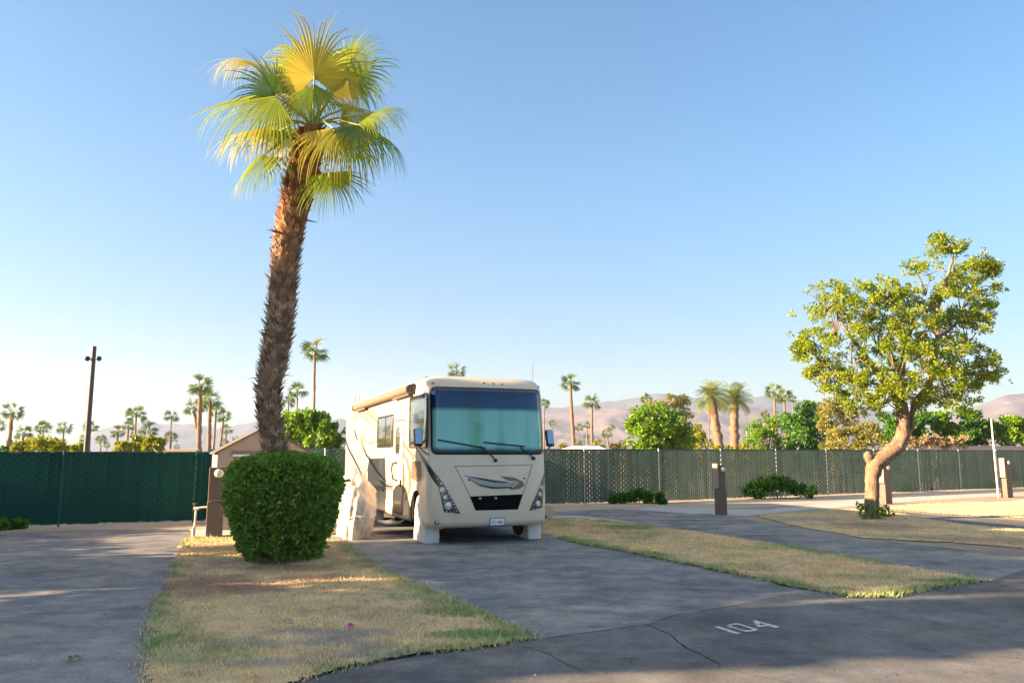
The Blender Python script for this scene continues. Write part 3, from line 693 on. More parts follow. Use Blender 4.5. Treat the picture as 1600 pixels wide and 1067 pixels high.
# ------------------------------------------------------------------ slatted chain-link fences
def fence(name, label, path, zt, gap, post_px, seed, slat, pitch=.098):
    root = thing(name, label, 'fence', (path[0][0], path[0][1], 0)); o = Vector((path[0][0], path[0][1], 0)); rg = np.random.default_rng(seed)
    V = []; Q = []; A = []; wv = []; wq = []
    pts = [Vector((*p, 0)) for p in path]; cum = [0]
    for a, b in zip(pts, pts[1:]): cum.append(cum[-1] + (b - a).length)
    def pos(s):
        for i in range(len(pts) - 1):
            if s <= cum[i + 1] or i == len(pts) - 2:
                d = (pts[i + 1] - pts[i]).normalized(); return pts[i] + d * (s - cum[i]) - o, d
    n = int(cum[-1] / pitch); rows = 22
    for i in range(n):
        s = (i + .5) * pitch; p, d = pos(s); nn = Vector((d.y, -d.x, 0))
        if nn.y > 0: nn = -nn
        gg = gap if gap <= 0 else (-.06 if rg.random() < .80 else rg.uniform(.04, .12)); wdt = pitch * (1 - gg) / 2; t0 = zt + rg.normal(0, .006); b0 = .05 + rg.uniform(0, .03); v = rg.random(); tw = rg.normal(0, .003)
        base = len(V)
        for k in range(rows + 1):
            z = b0 + (t0 - b0) * k / rows
            bul = .012 * math.cos(math.pi * (k + (i % 2)) ) # woven in and out of the wire
            V += [p - d * wdt + nn * (bul - tw) + Vector((0, 0, z)), p + nn * (bul + .010) + Vector((0, 0, z)), p + d * wdt + nn * (bul + tw) + Vector((0, 0, z))]; A += [v] * 3
        for k in range(rows):
            q = base + 3 * k; Q += [(q, q + 1, q + 4, q + 3), (q + 1, q + 2, q + 5, q + 4)]
    link('slat_panel', np_mesh('slat_panel', [tuple(v) for v in V], Q, True, attr=A), slat, root)
    # zigzag wire
    for i in range(n + 1):
        s = i * pitch; p, d = pos(min(s, cum[-1] - .01)); nn = Vector((d.y, -d.x, 0))
        if nn.y > 0: nn = -nn
        base = len(wv); h = (zt - .06) / rows
        for k in range(rows + 1):
            sx = (pitch * .5) * (1 if (k + i) % 2 else -1); z = .05 + h * k
            c = p + d * sx + nn * .028 + Vector((0, 0, z))
            wr = .0065 if zt < 1.85 else .0028; wv += [c - d * wr, c + nn * .010, c + d * wr]
        for k in range(rows):
            q = base + 3 * k; wq += [(q, q + 1, q + 4, q + 3), (q + 1, q + 2, q + 5, q + 4)]
    link('wire_mesh', np_mesh('wire_mesh', [tuple(v) for v in wv], wq), M['wire'], root)
    rl = MB(); S = np.linspace(0, cum[-1] - .01, 60); rl.tube([pos(s)[0] + Vector((0, 0, zt + .01)) for s in S], .017, 6); rl.build('top_rail', M['wire'], root)
    for s in post_px:
        p, d = pos(s); nn = Vector((d.y, -d.x, 0)); nn = -nn if nn.y > 0 else nn
        pb = MB(); pb.tube([p + nn * .05 + Vector((0, 0, 0)), p + nn * .05 + Vector((0, 0, zt + .03))], .024, 8); pb.ball(p + nn * .05 + Vector((0, 0, zt + .03)), .03, 8)
        pb.build('post', M['steel'] if zt > 1.85 else M['wire'], root)
LF = [(-30, 12.15), (-12.22, 19.08), (-8.26, 20.72), (-5.6, 21.85)]
fence('slatted_fence', 'dark green slatted chain-link fence behind the left empty pad', LF, 1.80, -.08, [2 + 3.05 * i for i in range(9)], 1, M['slat'])
RF = [(-10.5, 27.2), (-3.4, 27.35), (.4, 27.1), (5.75, 29.2), (13.37, 33.6), (23.11, 38.8), (42, 49)]
fence('slatted_fence', 'grey-green see-through slatted fence running behind the motorhome and the right campsites', RF, 1.90, .035, [1 + 3.05 * i for i in range(19)], 2, M['slatpale'])

# ------------------------------------------------------------------ low shrubs by the fences
def shrub(name, label, px0, px1, pyb, pyt, mat, seed, n=2600, size=.12, group=None, cat='shrub'):
    a = at(px0, pyb); b = at(px1, pyb); c = (a + b) / 2; root = thing(name, label, cat, c, 0, group)
    rg = np.random.default_rng(seed); Wd = (b - a).length; h = atY((px0 + px1) / 2, pyt, c.y).z
    d = (b - a).normalized(); cl = []
    for i in range(26):
        f = rg.uniform(-.5, .5); hh = h * (1 - (abs(f) * 1.7) ** 2 * .8) * rg.uniform(.3, .85); p = d * f * Wd * .9
        cl.append((p.x + rg.normal(0, .12), p.y + rg.normal(0, .2), max(.08, hh), rg.uniform(.15, .28) * min(1, h)))
    leafobj('foliage', mat, root, leaf_cloud(rg, cl, n, size, .35, .1))
    mb = MB()
    for i in range(10):
        q = cl[i]; mb.tube([(q[0] * .5, q[1] * .5, 0), q[:3]], [.02, .006], 5)
    mb.build('stem', M['bark'], root)
shrub('low_shrub', 'low dark green shrub at the fence foot right of the motorhome', 948, 1038, 787, 766, M['bgdark'], 31)
shrub('low_shrub', 'wide green shrub at the fence foot between the pedestal and the leaning tree', 1160, 1270, 779, 744, M['bgdark'], 32, 4200)
shrub('low_shrub', 'small green shrub at the fence foot just right of the crooked trunk', 1393, 1428, 768, 751, M['bgdark'], 33, 1600)
shrub('low_shrub', 'flat green shrub at the fence foot left of the thin white pole', 1508, 1556, 763, 749, M['bgdark'], 34, 1600)
shrub('low_shrub', 'green shrub cut by the left picture edge at the foot of the dark fence', -40, 24, 828, 808, M['bgdark'], 35, 2200)

# ------------------------------------------------------------------ shed
def make_shed():
    o = Vector((-6.95, 18.62, 0)); yaw = R(24)
    root = thing('storage_shed', 'small brown gabled storage shed behind the round hedge', 'shed', o, yaw)
    Wd, Dp, he, hr = 2.15, 2.0, 1.80, 2.40
    mb = MB()
    mb.add([(0, 0, 0), (Wd, 0, 0), (Wd, 0, he), (Wd / 2, 0, hr), (0, 0, he), (0, Dp, 0), (Wd, Dp, 0), (Wd, Dp, he), (Wd / 2, Dp, hr), (0, Dp, he)],
           [(0, 1, 2, 3, 4), (9, 8, 7, 6, 5), (0, 4, 9, 5), (1, 6, 7, 2)])
    mb.build('wall', M['shed'], root)
    rf = MB(); e = .07
    for sgn in (-1, 1):
        x0 = Wd / 2; x1 = Wd / 2 + sgn * (Wd / 2 + e); z1 = he - (hr - he) / (Wd / 2) * e
        A = [(x0, -e, hr + .005), (x1, -e, z1 + .005), (x1, Dp + e, z1 + .005), (x0, Dp + e, hr + .005)]; T = [(x, y, z + .035) for x, y, z in A]
        rf.add(A + T, [(0, 1, 2, 3), (7, 6, 5, 4), (0, 4, 5, 1), (1, 5, 6, 2), (2, 6, 7, 3)])
    rf.build('roof', M['shedroof'], root)
    tr = MB(); tr.box((Wd / 2, -.012, 1.78), (1.5, .024, .13)); tr.box((.42, -.012, .9), (.05, .024, 1.62)); tr.box((Wd - .42, -.012, .9), (.05, .024, 1.62)); tr.build('door_frame', M['shedtrim'], root)
    for sx in (-1, 1):
        dr = MB(); dr.bevbox((Wd / 2 + sx * .325, -.012, .88), (.62, .02, 1.62), .006)
        for k in range(4): dr.box((Wd / 2 + sx * .325 + (k - 1.5) * .14, -.025, .88), (.012, .008, 1.5))
        d = dr.build('door', M['shed'], root)
        h = MB(); h.bevbox((Wd / 2 + sx * .07, -.045, .95), (.025, .03, .12), .006); h.build('handle', M['black'], d)
    sg = MB(); sg.box((Wd * .33, -.028, 1.735), (.75, .02, .05)); sg.build('sign_strip', M['platewhite'], root)
make_shed()

# ------------------------------------------------------------------ hookup pedestals
def pedestal(label, px, pyb, hpx, wpx, shade=None, panel=True, rz=R(21)):
    b = at(px, pyb); s = b.y / F; h = hpx * s; wd = wpx * s
    root = thing('utility_pedestal', label, 'utility post', b, rz, 'hookup pedestals at the campsites')
    mb = MB(); mb.bevbox((0, 0, h * .25), (wd, wd * .9, h * .5), .012); mb.bevbox((0, .02, h * .755), (wd * .94, wd * .82, h * .49), .012)
    mb.build('post', M['pedestal'], root)
    hd = MB(); hd.bevbox((0, -wd * .46, h * .52), (wd * .9, .02, .03), .005); hd.build('hatch_lip', M['shedtrim'], root)
    g = MB(); r = min(.095, wd * .3); g.ball((wd * .12, -wd * .44, h * .915), r, 14, (1, .55, 1)); g.build('lamp_globe', M['globe'], root)
    gm = MB(); gm.lathe([(r * .3, -.01), (r * 1.12, -.01), (r * 1.12, .012), (r * .3, .012)], 18, (wd * .12, -wd * .42, h * .915), 'Y'); gm.build('lamp_ring', M['shedtrim'], root)
    if panel:
        f = MB(); f.bevbox((-wd * .5 - .02, 0, h * .78), (.04, wd * .9, h * .5), .01); f.build('side_panel', M['pedsunlit'], root)
    return root, b, h, wd
pedestal('brown utility pedestal beside the shed with a bent beige pipe at its left', 334, 838, 104, 24, panel=False)
pedestal('brown utility pedestal with pale globe right of the motorhome in front of the see-through fence', 1127, 804, 75, 14)
pedestal('brown utility pedestal half hidden behind the crooked tree trunk', 1385, 787, 60, 13)
pedestal('brown utility pedestal standing beside the thin white pole', 1574, 777, 58, 12)
pp = at(304, 839); rt = thing('water_pipe', 'bent beige water pipe standing left of the brown pedestal by the shed', 'pipe', pp)
mb = MB(); mb.tube([(-.02, 0, 0), (0, 0, .56), (.0, 0, .6), (.04, 0, .62), (.30, .02, .64)], .022, 8); mb.tube([(-.05, 0, .6), (.06, 0, .61)], .034, 8); mb.build('pipe', M['pvc'], rt)
mb = MB(); mb.tube([(-.04, 0, .62), (-.04, 0, .70)], .012, 6); mb.bevbox((-.04, 0, .71), (.09, .02, .018), .004); mb.build('valve', M['brown'], rt)
mb = MB(); mb.tube([(-.03, 0, 0), (-.025, 0, .22)], .035, 8); mb.build('sleeve', M['concrete'], rt)

# ------------------------------------------------------------------ poles
b = at(147, 700); b = Vector((-18.9, 35, 0)); rt = thing('light_pole', 'tall dark light pole with two small floodlights beyond the left fence', 'light pole', b)
top = atY(156, 541, 35).z
mb = MB(); mb.tube([(0, 0, 0), (0, 0, top)], [.125, .10], 10); mb.build('pole', M['polepaint'], rt)
mb = MB(); mb.tube([(-.2, 0, top - .55), (.25, 0, top - .55)], .03, 6); mb.build('crossarm', M['steel'], rt)
for sx in (-1, 1):
    mb = MB(); mb.lathe([(.0, -.12), (.06, -.11), (.11, .02), (.12, .06), (.0, .07)], 12, (sx * .26, -.05, top - .56), 'Y'); mb.build('floodlight', M['black'], rt)
b = at(1560, 777); rt = thing('white_pole', 'thin white pole standing near the right edge in front of the fence', 'pole', b)
hp = atY(1549, 655, b.y).z; mb = MB(); mb.tube([(0, 0, 0), (-.02, 0, hp)], [.034, .03], 8); mb.build('shaft', M['whitepole'], rt)
mb = MB(); mb.lathe([(0, .02), (.036, .015), (.038, -.05), (.032, -.06)], 10, (-.02, 0, hp)); mb.build('cap', M['pvc'], rt)
# ------------------------------------------------------------------ motorhome
RVO = Vector((-.42, 16.06, 0)); YAW = R(20.9); RVM = Matrix.Translation(RVO) @ Matrix.Rotation(YAW, 4, 'Z'); RVI = RVM.inverted()
HW, RL = 1.295, 10.5
ZS = [.31, .33, .36, .42, .6, .9, 1.2, 1.5, 1.72, 1.82, 2.1, 2.4, 2.7, 2.95, 3.1, 3.18, 3.25, 3.31, 3.36, 3.40, 3.425, 3.44]
FS = [.16, .08, .03, .0, -.01, -.01, .0, .02, .04, .05, .08, .11, .145, .18, .21, .24, .29, .36, .47, .66, .95, 1.5]
HS = [1.20, 1.25, 1.28, 1.295, 1.295, 1.295, 1.295, 1.295, 1.295, 1.295, 1.295, 1.295, 1.295, 1.295, 1.29, 1.283, 1.265, 1.235, 1.18, 1.06, .86, .45]
def fz(z): return float(np.interp(z, ZS, FS))
def hz_(z): return float(np.interp(z, ZS, HS))
DEP, NE = .40, 3.6
def sy(x, z):
    q = min(1.0, abs(x) / hz_(z)); return fz(z) + DEP * (1 - max(0.0, 1 - q ** NE) ** (1 / NE))
def inside_rv(p):
    if p.z < .31 or p.z > 3.44 or abs(p.x) > hz_(p.z) or p.y > RL: return False
    return p.y > sy(p.x, p.z)
def rvnormal(p):
    if p.x < -hz_(p.z) + .004 and p.y > DEP + .1: return Vector((-1, 0, 0))
    e = .01; hx = min(abs(p.x), hz_(p.z) - .012) * (1 if p.x > 0 else -1)
    gx = (sy(hx + e, p.z) - sy(hx - e, p.z)) / (2 * e); gz = (sy(hx, min(3.43, p.z + e)) - sy(hx, p.z - e)) / (2 * e)
    return Vector((gx, -1, gz)).normalized()
RVcam = RVI @ Vector((0, 0, CAMZ))
def hit(px, py):
    d = (RVI.to_3x3() @ ray(px, py)).normalized(); t = 11.0; st = .04
    best = None
    while t < 32:
        p = RVcam + d * t
        if inside_rv(p):
            a, b = t - st, t
            for _ in range(18):
                m = (a + b) / 2
                if inside_rv(RVcam + d * m): b = m
                else: a = m
            return RVcam + d * b
        t += st
    # grazing miss: nearest point of the side wall or of the front face
    if px < 620:
        p = on_x(px, py, -HW); p.y = min(p.y, RL - .1); return p
    t = (.2 - RVcam.y) / d.y; p = RVcam + d * t; p.x = max(-HW, min(HW, p.x)); p.z = max(.32, min(3.3, p.z)); p.y = sy(p.x, p.z); return p
def on_x(px, py, x):
    d = RVI.to_3x3() @ ray(px, py); return RVcam + d * ((x - RVcam.x) / d.x)
def on_y(px, py, y):
    d = RVI.to_3x3() @ ray(px, py); return RVcam + d * ((y - RVcam.y) / d.y)
def resample(pts, n):
    P = [Vector(p) for p in pts]; c = [0]
    for a, b in zip(P, P[1:]): c.append(c[-1] + (b - a).length)
    out = []
    for i in range(n):
        s = c[-1] * i / (n - 1); k = 0
        while k < len(P) - 2 and s > c[k + 1]: k += 1
        out.append(P[k].lerp(P[k + 1], (s - c[k]) / max(1e-9, c[k + 1] - c[k])))
    return out
def dstrip(mb, A, B, off=.004, n=24, m=3):
    A = resample(A, n); B = resample(B, n); V = []
    for a, b in zip(A, B):
        for j in range(m + 1):
            q = a.lerp(b, j / m); p = hit(q.x, q.y); V.append(p + rvnormal(p) * off)
    w = m + 1
    mb.add(V, [(i * w + j, i * w + j + 1, (i + 1) * w + j + 1, (i + 1) * w + j) for i in range(n - 1) for j in range(m)], True)
def line(mb, pts, wpx=.7, off=.004, n=20):
    P = resample(pts, n); A = []; B = []
    for i, p in enumerate(P):
        d = (P[min(i + 1, n - 1)] - P[max(0, i - 1)]).normalized(); nn = Vector((-d.y, d.x)); A.append(p + nn * wpx / 2); B.append(p - nn * wpx / 2)
    dstrip(mb, A, B, off, n, 1)
def swoosh(mb, pts, wpx, off=.004, n=26):
    P = resample(pts, n); A = []; B = []
    for i, p in enumerate(P):
        d = (P[min(i + 1, n - 1)] - P[max(0, i - 1)]).normalized(); nn = Vector((-d.y, d.x)); ww = wpx * math.sin(math.pi * (i + .15) / (n - .7)) ** .6 / 2 + .15
        A.append(p + nn * ww); B.append(p - nn * ww)
    dstrip(mb, A, B, off, n, 2)
def surf_patch(mb, poly, off, rings=7, side=None, skirt=True):
    """poly of (u,z): u = x on the front (side=None) or y on a side wall; star-shaped about its centroid"""
    cu = sum(p[0] for p in poly) / len(poly); cz = sum(p[1] for p in poly) / len(poly); n = len(poly); V = []
    def S(u, z, o):
        if side is None:
            p = Vector((u, sy(u, z), z)); return p + rvnormal(p) * o
        return Vector((side * (HW + o), u, z))
    V.append(S(cu, cz, off))
    for r in range(1, rings + 1):
        f = r / rings
        for u, z in poly: V.append(S(cu + (u - cu) * f, cz + (z - cz) * f, off))
    Fq = [(0, 1 + k, 1 + (k + 1) % n) for k in range(n)]
    for r in range(1, rings):
        b0 = 1 + (r - 1) * n; b1 = 1 + r * n
        Fq += [(b0 + k, b1 + k, b1 + (k + 1) % n, b0 + (k + 1) % n) for k in range(n)]
    if skirt:
        b = len(V); b0 = 1 + (rings - 1) * n
        for u, z in poly: V.append(S(u, z, -.01))
        Fq += [(b0 + k, b + k, b + (k + 1) % n, b0 + (k + 1) % n) for k in range(n)]
    mb.add(V, Fq, False)
    mb.sm[-len(Fq):] = [len(f) >= 3 and i < len(Fq) - (n if skirt else 0) for i, f in enumerate(Fq)]
def rrect(u0, u1, z0, z1, r, k=6):
    P = []
    for cu, cz, a0 in ((u1 - r, z1 - r, 0), (u0 + r, z1 - r, 90), (u0 + r, z0 + r, 180), (u1 - r, z0 + r, 270)):
        for i in range(k + 1): a = R(a0 + 90 * i / k); P.append((cu + r * math.cos(a), cz + r * math.sin(a)))
    out = []
    for i in range(len(P)):
        a = P[i]; b = P[(i + 1) % len(P)]; m = max(1, int(math.hypot(b[0] - a[0], b[1] - a[1]) / .08))
        out += [(a[0] + (b[0] - a[0]) * j / m, a[1] + (b[1] - a[1]) * j / m) for j in range(m)]
    return out
def make_rv():
    rv = thing('motorhome', 'beige motorhome with swoosh graphics parked on the middle campsite', 'motorhome', RVO, YAW)
    # body shell
    NF = 72; V = []; Fc = []; mi = []
    for z in np.unique(np.concatenate([np.array(ZS), np.arange(.45, 3.1, .09)])):
        h = hz_(z); f = fz(z); back = RL - .02 - max(0, fz(z) - .2) * .6 if z > 3.1 else RL
        for i in range(NF + 1):
            a = math.pi * (1 - i / NF); c, s = math.cos(a), math.sin(a)
            x = h * math.copysign(abs(c) ** (2 / NE), c); y = f + DEP * (1 - abs(s) ** (2 / NE)); V.append((x, y, z))
        V += [(h, 1.25, z), (h, back - .1, z), (h - .03, back - .03, z), (h - .1, back, z), (-h + .1, back, z), (-h + .03, back - .03, z), (-h, back - .1, z), (-h, 1.25, z)]
    n = NF + 9; m = len(V) // n
    for j in range(m - 1):
        for i in range(n):
            Fc.append((j * n + i, j * n + (i + 1) % n, (j + 1) * n + (i + 1) % n, (j + 1) * n + i))
    Fc.append(tuple(range((m - 1) * n, m * n))); Fc.append(tuple(reversed(range(n))))
    me = bpy.data.meshes.new('body'); me.from_pydata(V, [], Fc)
    cb = link('body_raw', me)
    # wheel arches cut with a boolean, result baked to a plain mesh
    cut = MB()
    for yw, rr in ((1.02, .53), (6.55, .56)):
        for sx in (-1, 1): cut.lathe([(0.0, -.36), (rr, -.36), (rr, .1), (0.0, .1)], 40, (sx * HW + sx * .0, yw, .50) if sx < 0 else (HW + .24, yw, .50), 'X', False)
    cutter = cut.build('cutter'); 
    bmc = bmesh.new(); bmc.from_mesh(cutter.data); bmesh.ops.remove_doubles(bmc, verts=bmc.verts, dist=1e-5); bmesh.ops.recalc_face_normals(bmc, faces=bmc.faces); bmc.to_mesh(cutter.data); bmc.free()
    md = cb.modifiers.new('b', 'BOOLEAN'); md.operation = 'DIFFERENCE'; md.object = cutter; md.solver = 'EXACT'
    dg = bpy.context.evaluated_depsgraph_get(); dg.update()
    nm = bpy.data.meshes.new_from_object(cb.evaluated_get(dg)); nm.name = 'body'
    for o in (cb, cutter): bpy.data.objects.remove(o)
    nm.materials.clear()
    for k in (M['body'], M['bodyside'], M['black']): nm.materials.append(k)
    for p in nm.polygons:
        c = p.center; ins = abs(c.x) < HW - .03 and c.z < 1.08 and c.y > .45 and abs(p.normal.z) < .99 and c.y < 7.2 and c.y > .3 and abs(p.normal.x) < .95 or (abs(p.normal.x) > .95 and abs(c.x) < HW - .1 and c.z < 1.1)
        if ins and c.y > .45: p.material_index = 2
        else: p.material_index = 0 if c.y < 1.2 else 1
        p.use_smooth = abs(p.normal.z) < .995 and not ins and (c.y < 1.2 or c.z > 3.0)
    try: nm.set_sharp_from_angle(angle=R(40))
    except Exception: pass
    bo = bpy.data.objects.new('body', nm); COL.objects.link(bo); bo.parent = rv
    # chassis under the body
    ch = MB(); ch.box((0, 5.6, .37), (2.1, 9.2, .14)); ch.box((0, 1.1, .33), (1.7, .14, .14)); ch.box((0, 6.55, .38), (1.7, .2, .2)); ch.box((.3, 3.6, .3), (.8, 1.4, .22)); ch.box((-.2, 8.4, .28), (.9, .9, .2)); ch.build('chassis', M['black'], rv)
    # windscreen
    ws = MB(); surf_patch(ws, rrect(-1.215, 1.215, 1.76, 3.135, .11), .006, 10); fr = ws.build('windscreen_frame', M['black'], rv)
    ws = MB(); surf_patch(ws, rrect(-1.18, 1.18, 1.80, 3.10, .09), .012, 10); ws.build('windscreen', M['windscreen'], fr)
    # wipers
    for piv, el, b0, b1 in (((775, 719), (750, 697), (684, 687), (757, 700)), ((834, 716), (812, 699), (755, 691), (819, 697.5))):
        q = lambda t, o: (lambda p: p + rvnormal(p) * o)(hit(*t))
        wa = MB(); wa.tube([q(piv, .02), q(((piv[0] + el[0]) / 2, (piv[1] + el[1]) / 2), .05), q(el, .035)], .012, 6); wa.tube([q((piv[0] - 2, piv[1] + 0.5), .0), q((piv[0] - .5, piv[1]), .05)], .032, 8)
        wo = wa.build('wiper', M['rubber'], rv)
        wb = MB(); wb.tube([q((b0[0] + (b1[0] - b0[0]) * i / 8, b0[1] + (b1[1] - b0[1]) * i / 8), .03) for i in range(9)], .015, 6); wb.build('blade', M['rubber'], wo)
    # bonnet seam, grille, emblem
    s = MB(); line(s, [(711, 728), (772, 727.5), (832, 726)], .9); line(s, [(711, 728), (735, 775)], .9); line(s, [(832, 726), (817, 772)], .9); s.build('bonnet_seam', M['seam'], rv)
    g = MB(); dstrip(g, [(734, 775.3), (817, 771.8)], [(743, 797.2), (809, 795.6)], .006, 16, 6); go = g.build('grille', M['void'], rv)
    g = MB()
    for i in range(1, 5): f = i / 5; line(g, [(734 + 9 * f + .8, 775.3 + 21.9 * f), (817 - 8 * f - .8, 771.8 + 23.8 * f)], .7, .012)
    g.build('grille_bar', M['void'], go)
    for c in ((750, 778.5), (774.5, 778)): p = hit(*c); g = MB(); g.ball(p - Vector((0, .01, 0)), .03, 8, (1.2, .5, .8)); g.build('tow_lug', M['steel'], go)
    E4 = lambda L: [(640 + x / 6.957, 710 + y / 6.957) for x, y in L]
    e = MB(); dstrip(e, E4([(580, 215), (700, 248), (850, 268), (1000, 288), (1090, 303), (1190, 280)]), E4([(580, 216), (680, 283), (800, 345), (950, 370), (1100, 358), (1220, 292)]), .004, 30, 5); em = e.build('emblem', M['silver'], rv)
    e = MB(); dstrip(e, E4([(640, 235), (780, 255), (930, 280), (1060, 295)]), E4([(640, 240), (780, 276), (930, 304), (1075, 307)]), .007); dstrip(e, E4([(650, 270), (760, 325), (900, 350), (1110, 348)]), E4([(652, 273), (760, 340), (900, 372), (1112, 364)]), .007); e.build('emblem_stripe', M['navy'], em)
    e = MB(); dstrip(e, E4([(985, 232), (1130, 248), (1225, 288), (1252, 330), (1195, 370), (1085, 385)]), E4([(1030, 262), (1080, 285), (1180, 285), (1190, 312), (1140, 345), (1085, 372)]), .008); e.build('emblem_tip', M['tan'], em)
    for c in ((649, 275), (1247, 258)): p = hit(*E4([c])[0]); b = MB(); b.ball(p, .022, 8, (1, .6, 1)); b.build('bonnet_catch', M['black'], rv)
    # headlights
    for bez, lens, dots, amber in ((([(680, 739), (684, 743), (694.5, 758), (707, 780), (719.5, 802.5)], [(679, 739.5), (681.5, 748), (686, 763), (690, 782), (693.5, 799.6)]), [(691.5, 765, 4.0), (696, 776.5, 3.4), (700.5, 789.5, 5.2)], [(684, 748, 1.5), (689.5, 755.5, 2.0), (701, 772, 1.3), (704, 777, 1.3), (707, 783, 1.3), (709.5, 788, 1.3), (712, 793, 1.3), (713.5, 797.5, 1.3), (698, 798.5, 1.3), (704, 799.5, 1.3), (709, 800, 1.2), (691, 772.5, 1.4), (694, 784, 1.4)], (690, 782.5)),
                                   (([(847, 753), (843, 760), (837.5, 773), (832, 785), (827, 797.8)], [(849.5, 754), (849, 765), (848, 778), (847.5, 786), (846.5, 793)]), [(845.6, 761, 2.9), (843.2, 771.5, 2.9), (840.5, 786, 4.0)], [(847, 768, 1.1), (846.3, 778, 1.1), (834, 789, 1.2), (833, 794.5, 1.2), (838, 794, 1.2), (843.5, 793, 1.2), (837, 779, 1.2)], (847.3, 783))):
        h = MB(); dstrip(h, bez[0], bez[1], .006, 20, 5); ho = h.build('headlight', M['lamp_dark'], rv)
        for x, y, r in lens:
            p = hit(x, y); rr = r * 16 / F; n_ = rvnormal(p)
            l = MB(); l.ball(p, rr, 12, (1, .45, 1.15)); l.build('lens', M['lamp_clear'], ho)
            l = MB(); l.lathe([(rr * 1.02, .0), (rr * 1.22, .0), (rr * 1.15, -.025), (rr * 1.02, -.02)], 14, p + n_ * .006, 'Y'); l.build('lamp_rim', M['chrome'], ho)
        for x, y, r in dots: p = hit(x, y); l = MB(); l.ball(p, r * 15 / F, 8, (1, .6, 1)); l.build('reflector', M['lamp_clear'], ho)
    h = MB(); dstrip(h, [(852, 733), (847.5, 745), (844, 757)], [(853.5, 733), (852.8, 745), (850, 757)], .005, 10, 2); h.build('corner_flash', M['tan'], rv)
    # front corner swoosh
    h = MB(); dstrip(h, [(652, 702), (661, 713), (669, 724), (677, 735), (683.5, 743.5)], [(654, 706), (662, 722), (669, 737), (676, 749), (684.5, 760)], .004, 26, 4); h.build('corner_flash', M['black'], rv)
    h = MB(); dstrip(h, [(648, 697), (656, 706), (663, 714.5), (668, 721)], [(650, 701), (656, 709.5), (662, 720), (667, 730)], .0055, 16, 2); h.build('corner_flash', M['brown'], rv)
    # fog lamps, marker lights
    for c, r in (((683, 816), .052), ((852, 807.5), .05)):
        p = hit(*c); n_ = rvnormal(p); f = MB(); f.ball(p, r, 12, (1.15, .4, .8)); fo = f.build('fog_light', M['lamp_dark'], rv); f = MB(); f.ball(p + n_ * .012, r * .55, 10, (1, .5, .8)); f.build('lens', M['lamp_clear'], fo)
    for c in ((677, 598.6), (756, 598.5), (770, 599.2), (784, 600), (841, 604.5)):
        p = hit(*c); f = MB(); f.ball(p, .026, 8, (1.3, .7, .7)); f.build('marker_light', M['brown'], rv)
    # number plate
    p = hit(777, 814.7); pb = MB(); pb.bevbox(p + Vector((0, -.008, 0)), (.33, .014, .165), .004); po = pb.build('number_plate', M['plateblue'], rv)
    pb = MB(); pb.bevbox(p + Vector((0, -.016, 0)), (.30, .008, .135), .003); pp_ = pb.build('plate_face', M['platewhite'], po)
    fc = bpy.data.curves.new('plate_text', 'FONT'); fc.body = 'LC 48PL'; fc.size = .075; fc.align_x = 'CENTER'; fc.align_y = 'CENTER'; fc.extrude = .001; fc.materials.append(M['navy'])
    fo = bpy.data.objects.new('t', fc); COL.objects.link(fo); dg = bpy.context.evaluated_depsgraph_get(); dg.update(); tm = bpy.data.meshes.new_from_object(fo.evaluated_get(dg)); bpy.data.objects.remove(fo)
    fo = bpy.data.objects.new('plate_text', tm); COL.objects.link(fo); fo.parent = po; fo.location = p + Vector((0, -.022, -.012)); fo.rotation_euler = (R(90), 0, 0)
    # side windows and door on the left wall
    sidepoly = lambda L: [(lambda q: (q.y, q.z))(on_x(x, y, -HW)) for x, y in L]
    def sidewin(name, L, r, mat=M['darkglass'], frame=True):
        P = sidepoly(L); u0 = min(p[0] for p in P); u1 = max(p[0] for p in P); z0 = sum(sorted(p[1] for p in P)[:2]) / 2; z1 = sum(sorted(p[1] for p in P)[2:]) / 2
        m_ = MB(); surf_patch(m_, rrect(u0, u1, z0, z1, r), .012, 4, -1); o = m_.build(name, M['black'], rv)
        m_ = MB(); surf_patch(m_, rrect(u0 + .02, u1 - .02, z0 + .016, z1 - .016, max(.02, r - .015)), .018, 4, -1); m_.build('pane', mat, o); return o, u0, u1, z0, z1
    o, *_ = sidewin('side_window', [(590.5, 652), (614.5, 646.5), (614.5, 698), (590.5, 700)], .07)
    m_ = MB(); P = sidepoly([(604, 649), (604, 699)]); m_.box((-HW - .021, P[0][0], (P[0][1] + P[1][1]) / 2), (.008, .03, abs(P[0][1] - P[1][1]) - .08)); m_.build('divider', M['black'], o)
    sidewin('cab_window', [(640.5, 621), (666, 613.5), (667.5, 699), (640.5, 701)], .10)
    Pd = sidepoly([(616.5, 656.5), (632, 655), (632, 806), (617.5, 798)]); u0 = Pd[1][0]; u1 = Pd[0][0]; z1 = Pd[0][1]; z0 = .42
    m_ = MB(); 
    ring = rrect(u0, u1, z0, z1, .1); inn = rrect(u0 + .05, u1 - .05, z0 + .05, z1 - .05, .07)
    surf_patch(m_, ring, .010, 4, -1); do = m_.build('entry_door', M['tan'], rv)
    m_ = MB(); surf_patch(m_, inn, .016, 4, -1); m_.build('door_leaf', M['bodyside'], do)
    Pw = sidepoly([(619.6, 667), (626.5, 667), (626.5, 709), (619.6, 709)]); m_ = MB(); surf_patch(m_, rrect(Pw[1][0], Pw[0][0], Pw[2][1], Pw[0][1], .14), .021, 4, -1); m_.build('door_window', M['darkglass'], do)
    m_ = MB(); hz0 = (u0 + .12); m_.bevbox((-HW - .03, hz0 + .03, 1.12), (.03, .09, .16), .01); m_.build('door_handle', M['black'], do)
    # grab handle
    gh = [on_x(x, y, -HW - .05) for x, y in ((618.5, 722), (613, 724), (611.6, 735), (613.5, 748), (619, 750))]
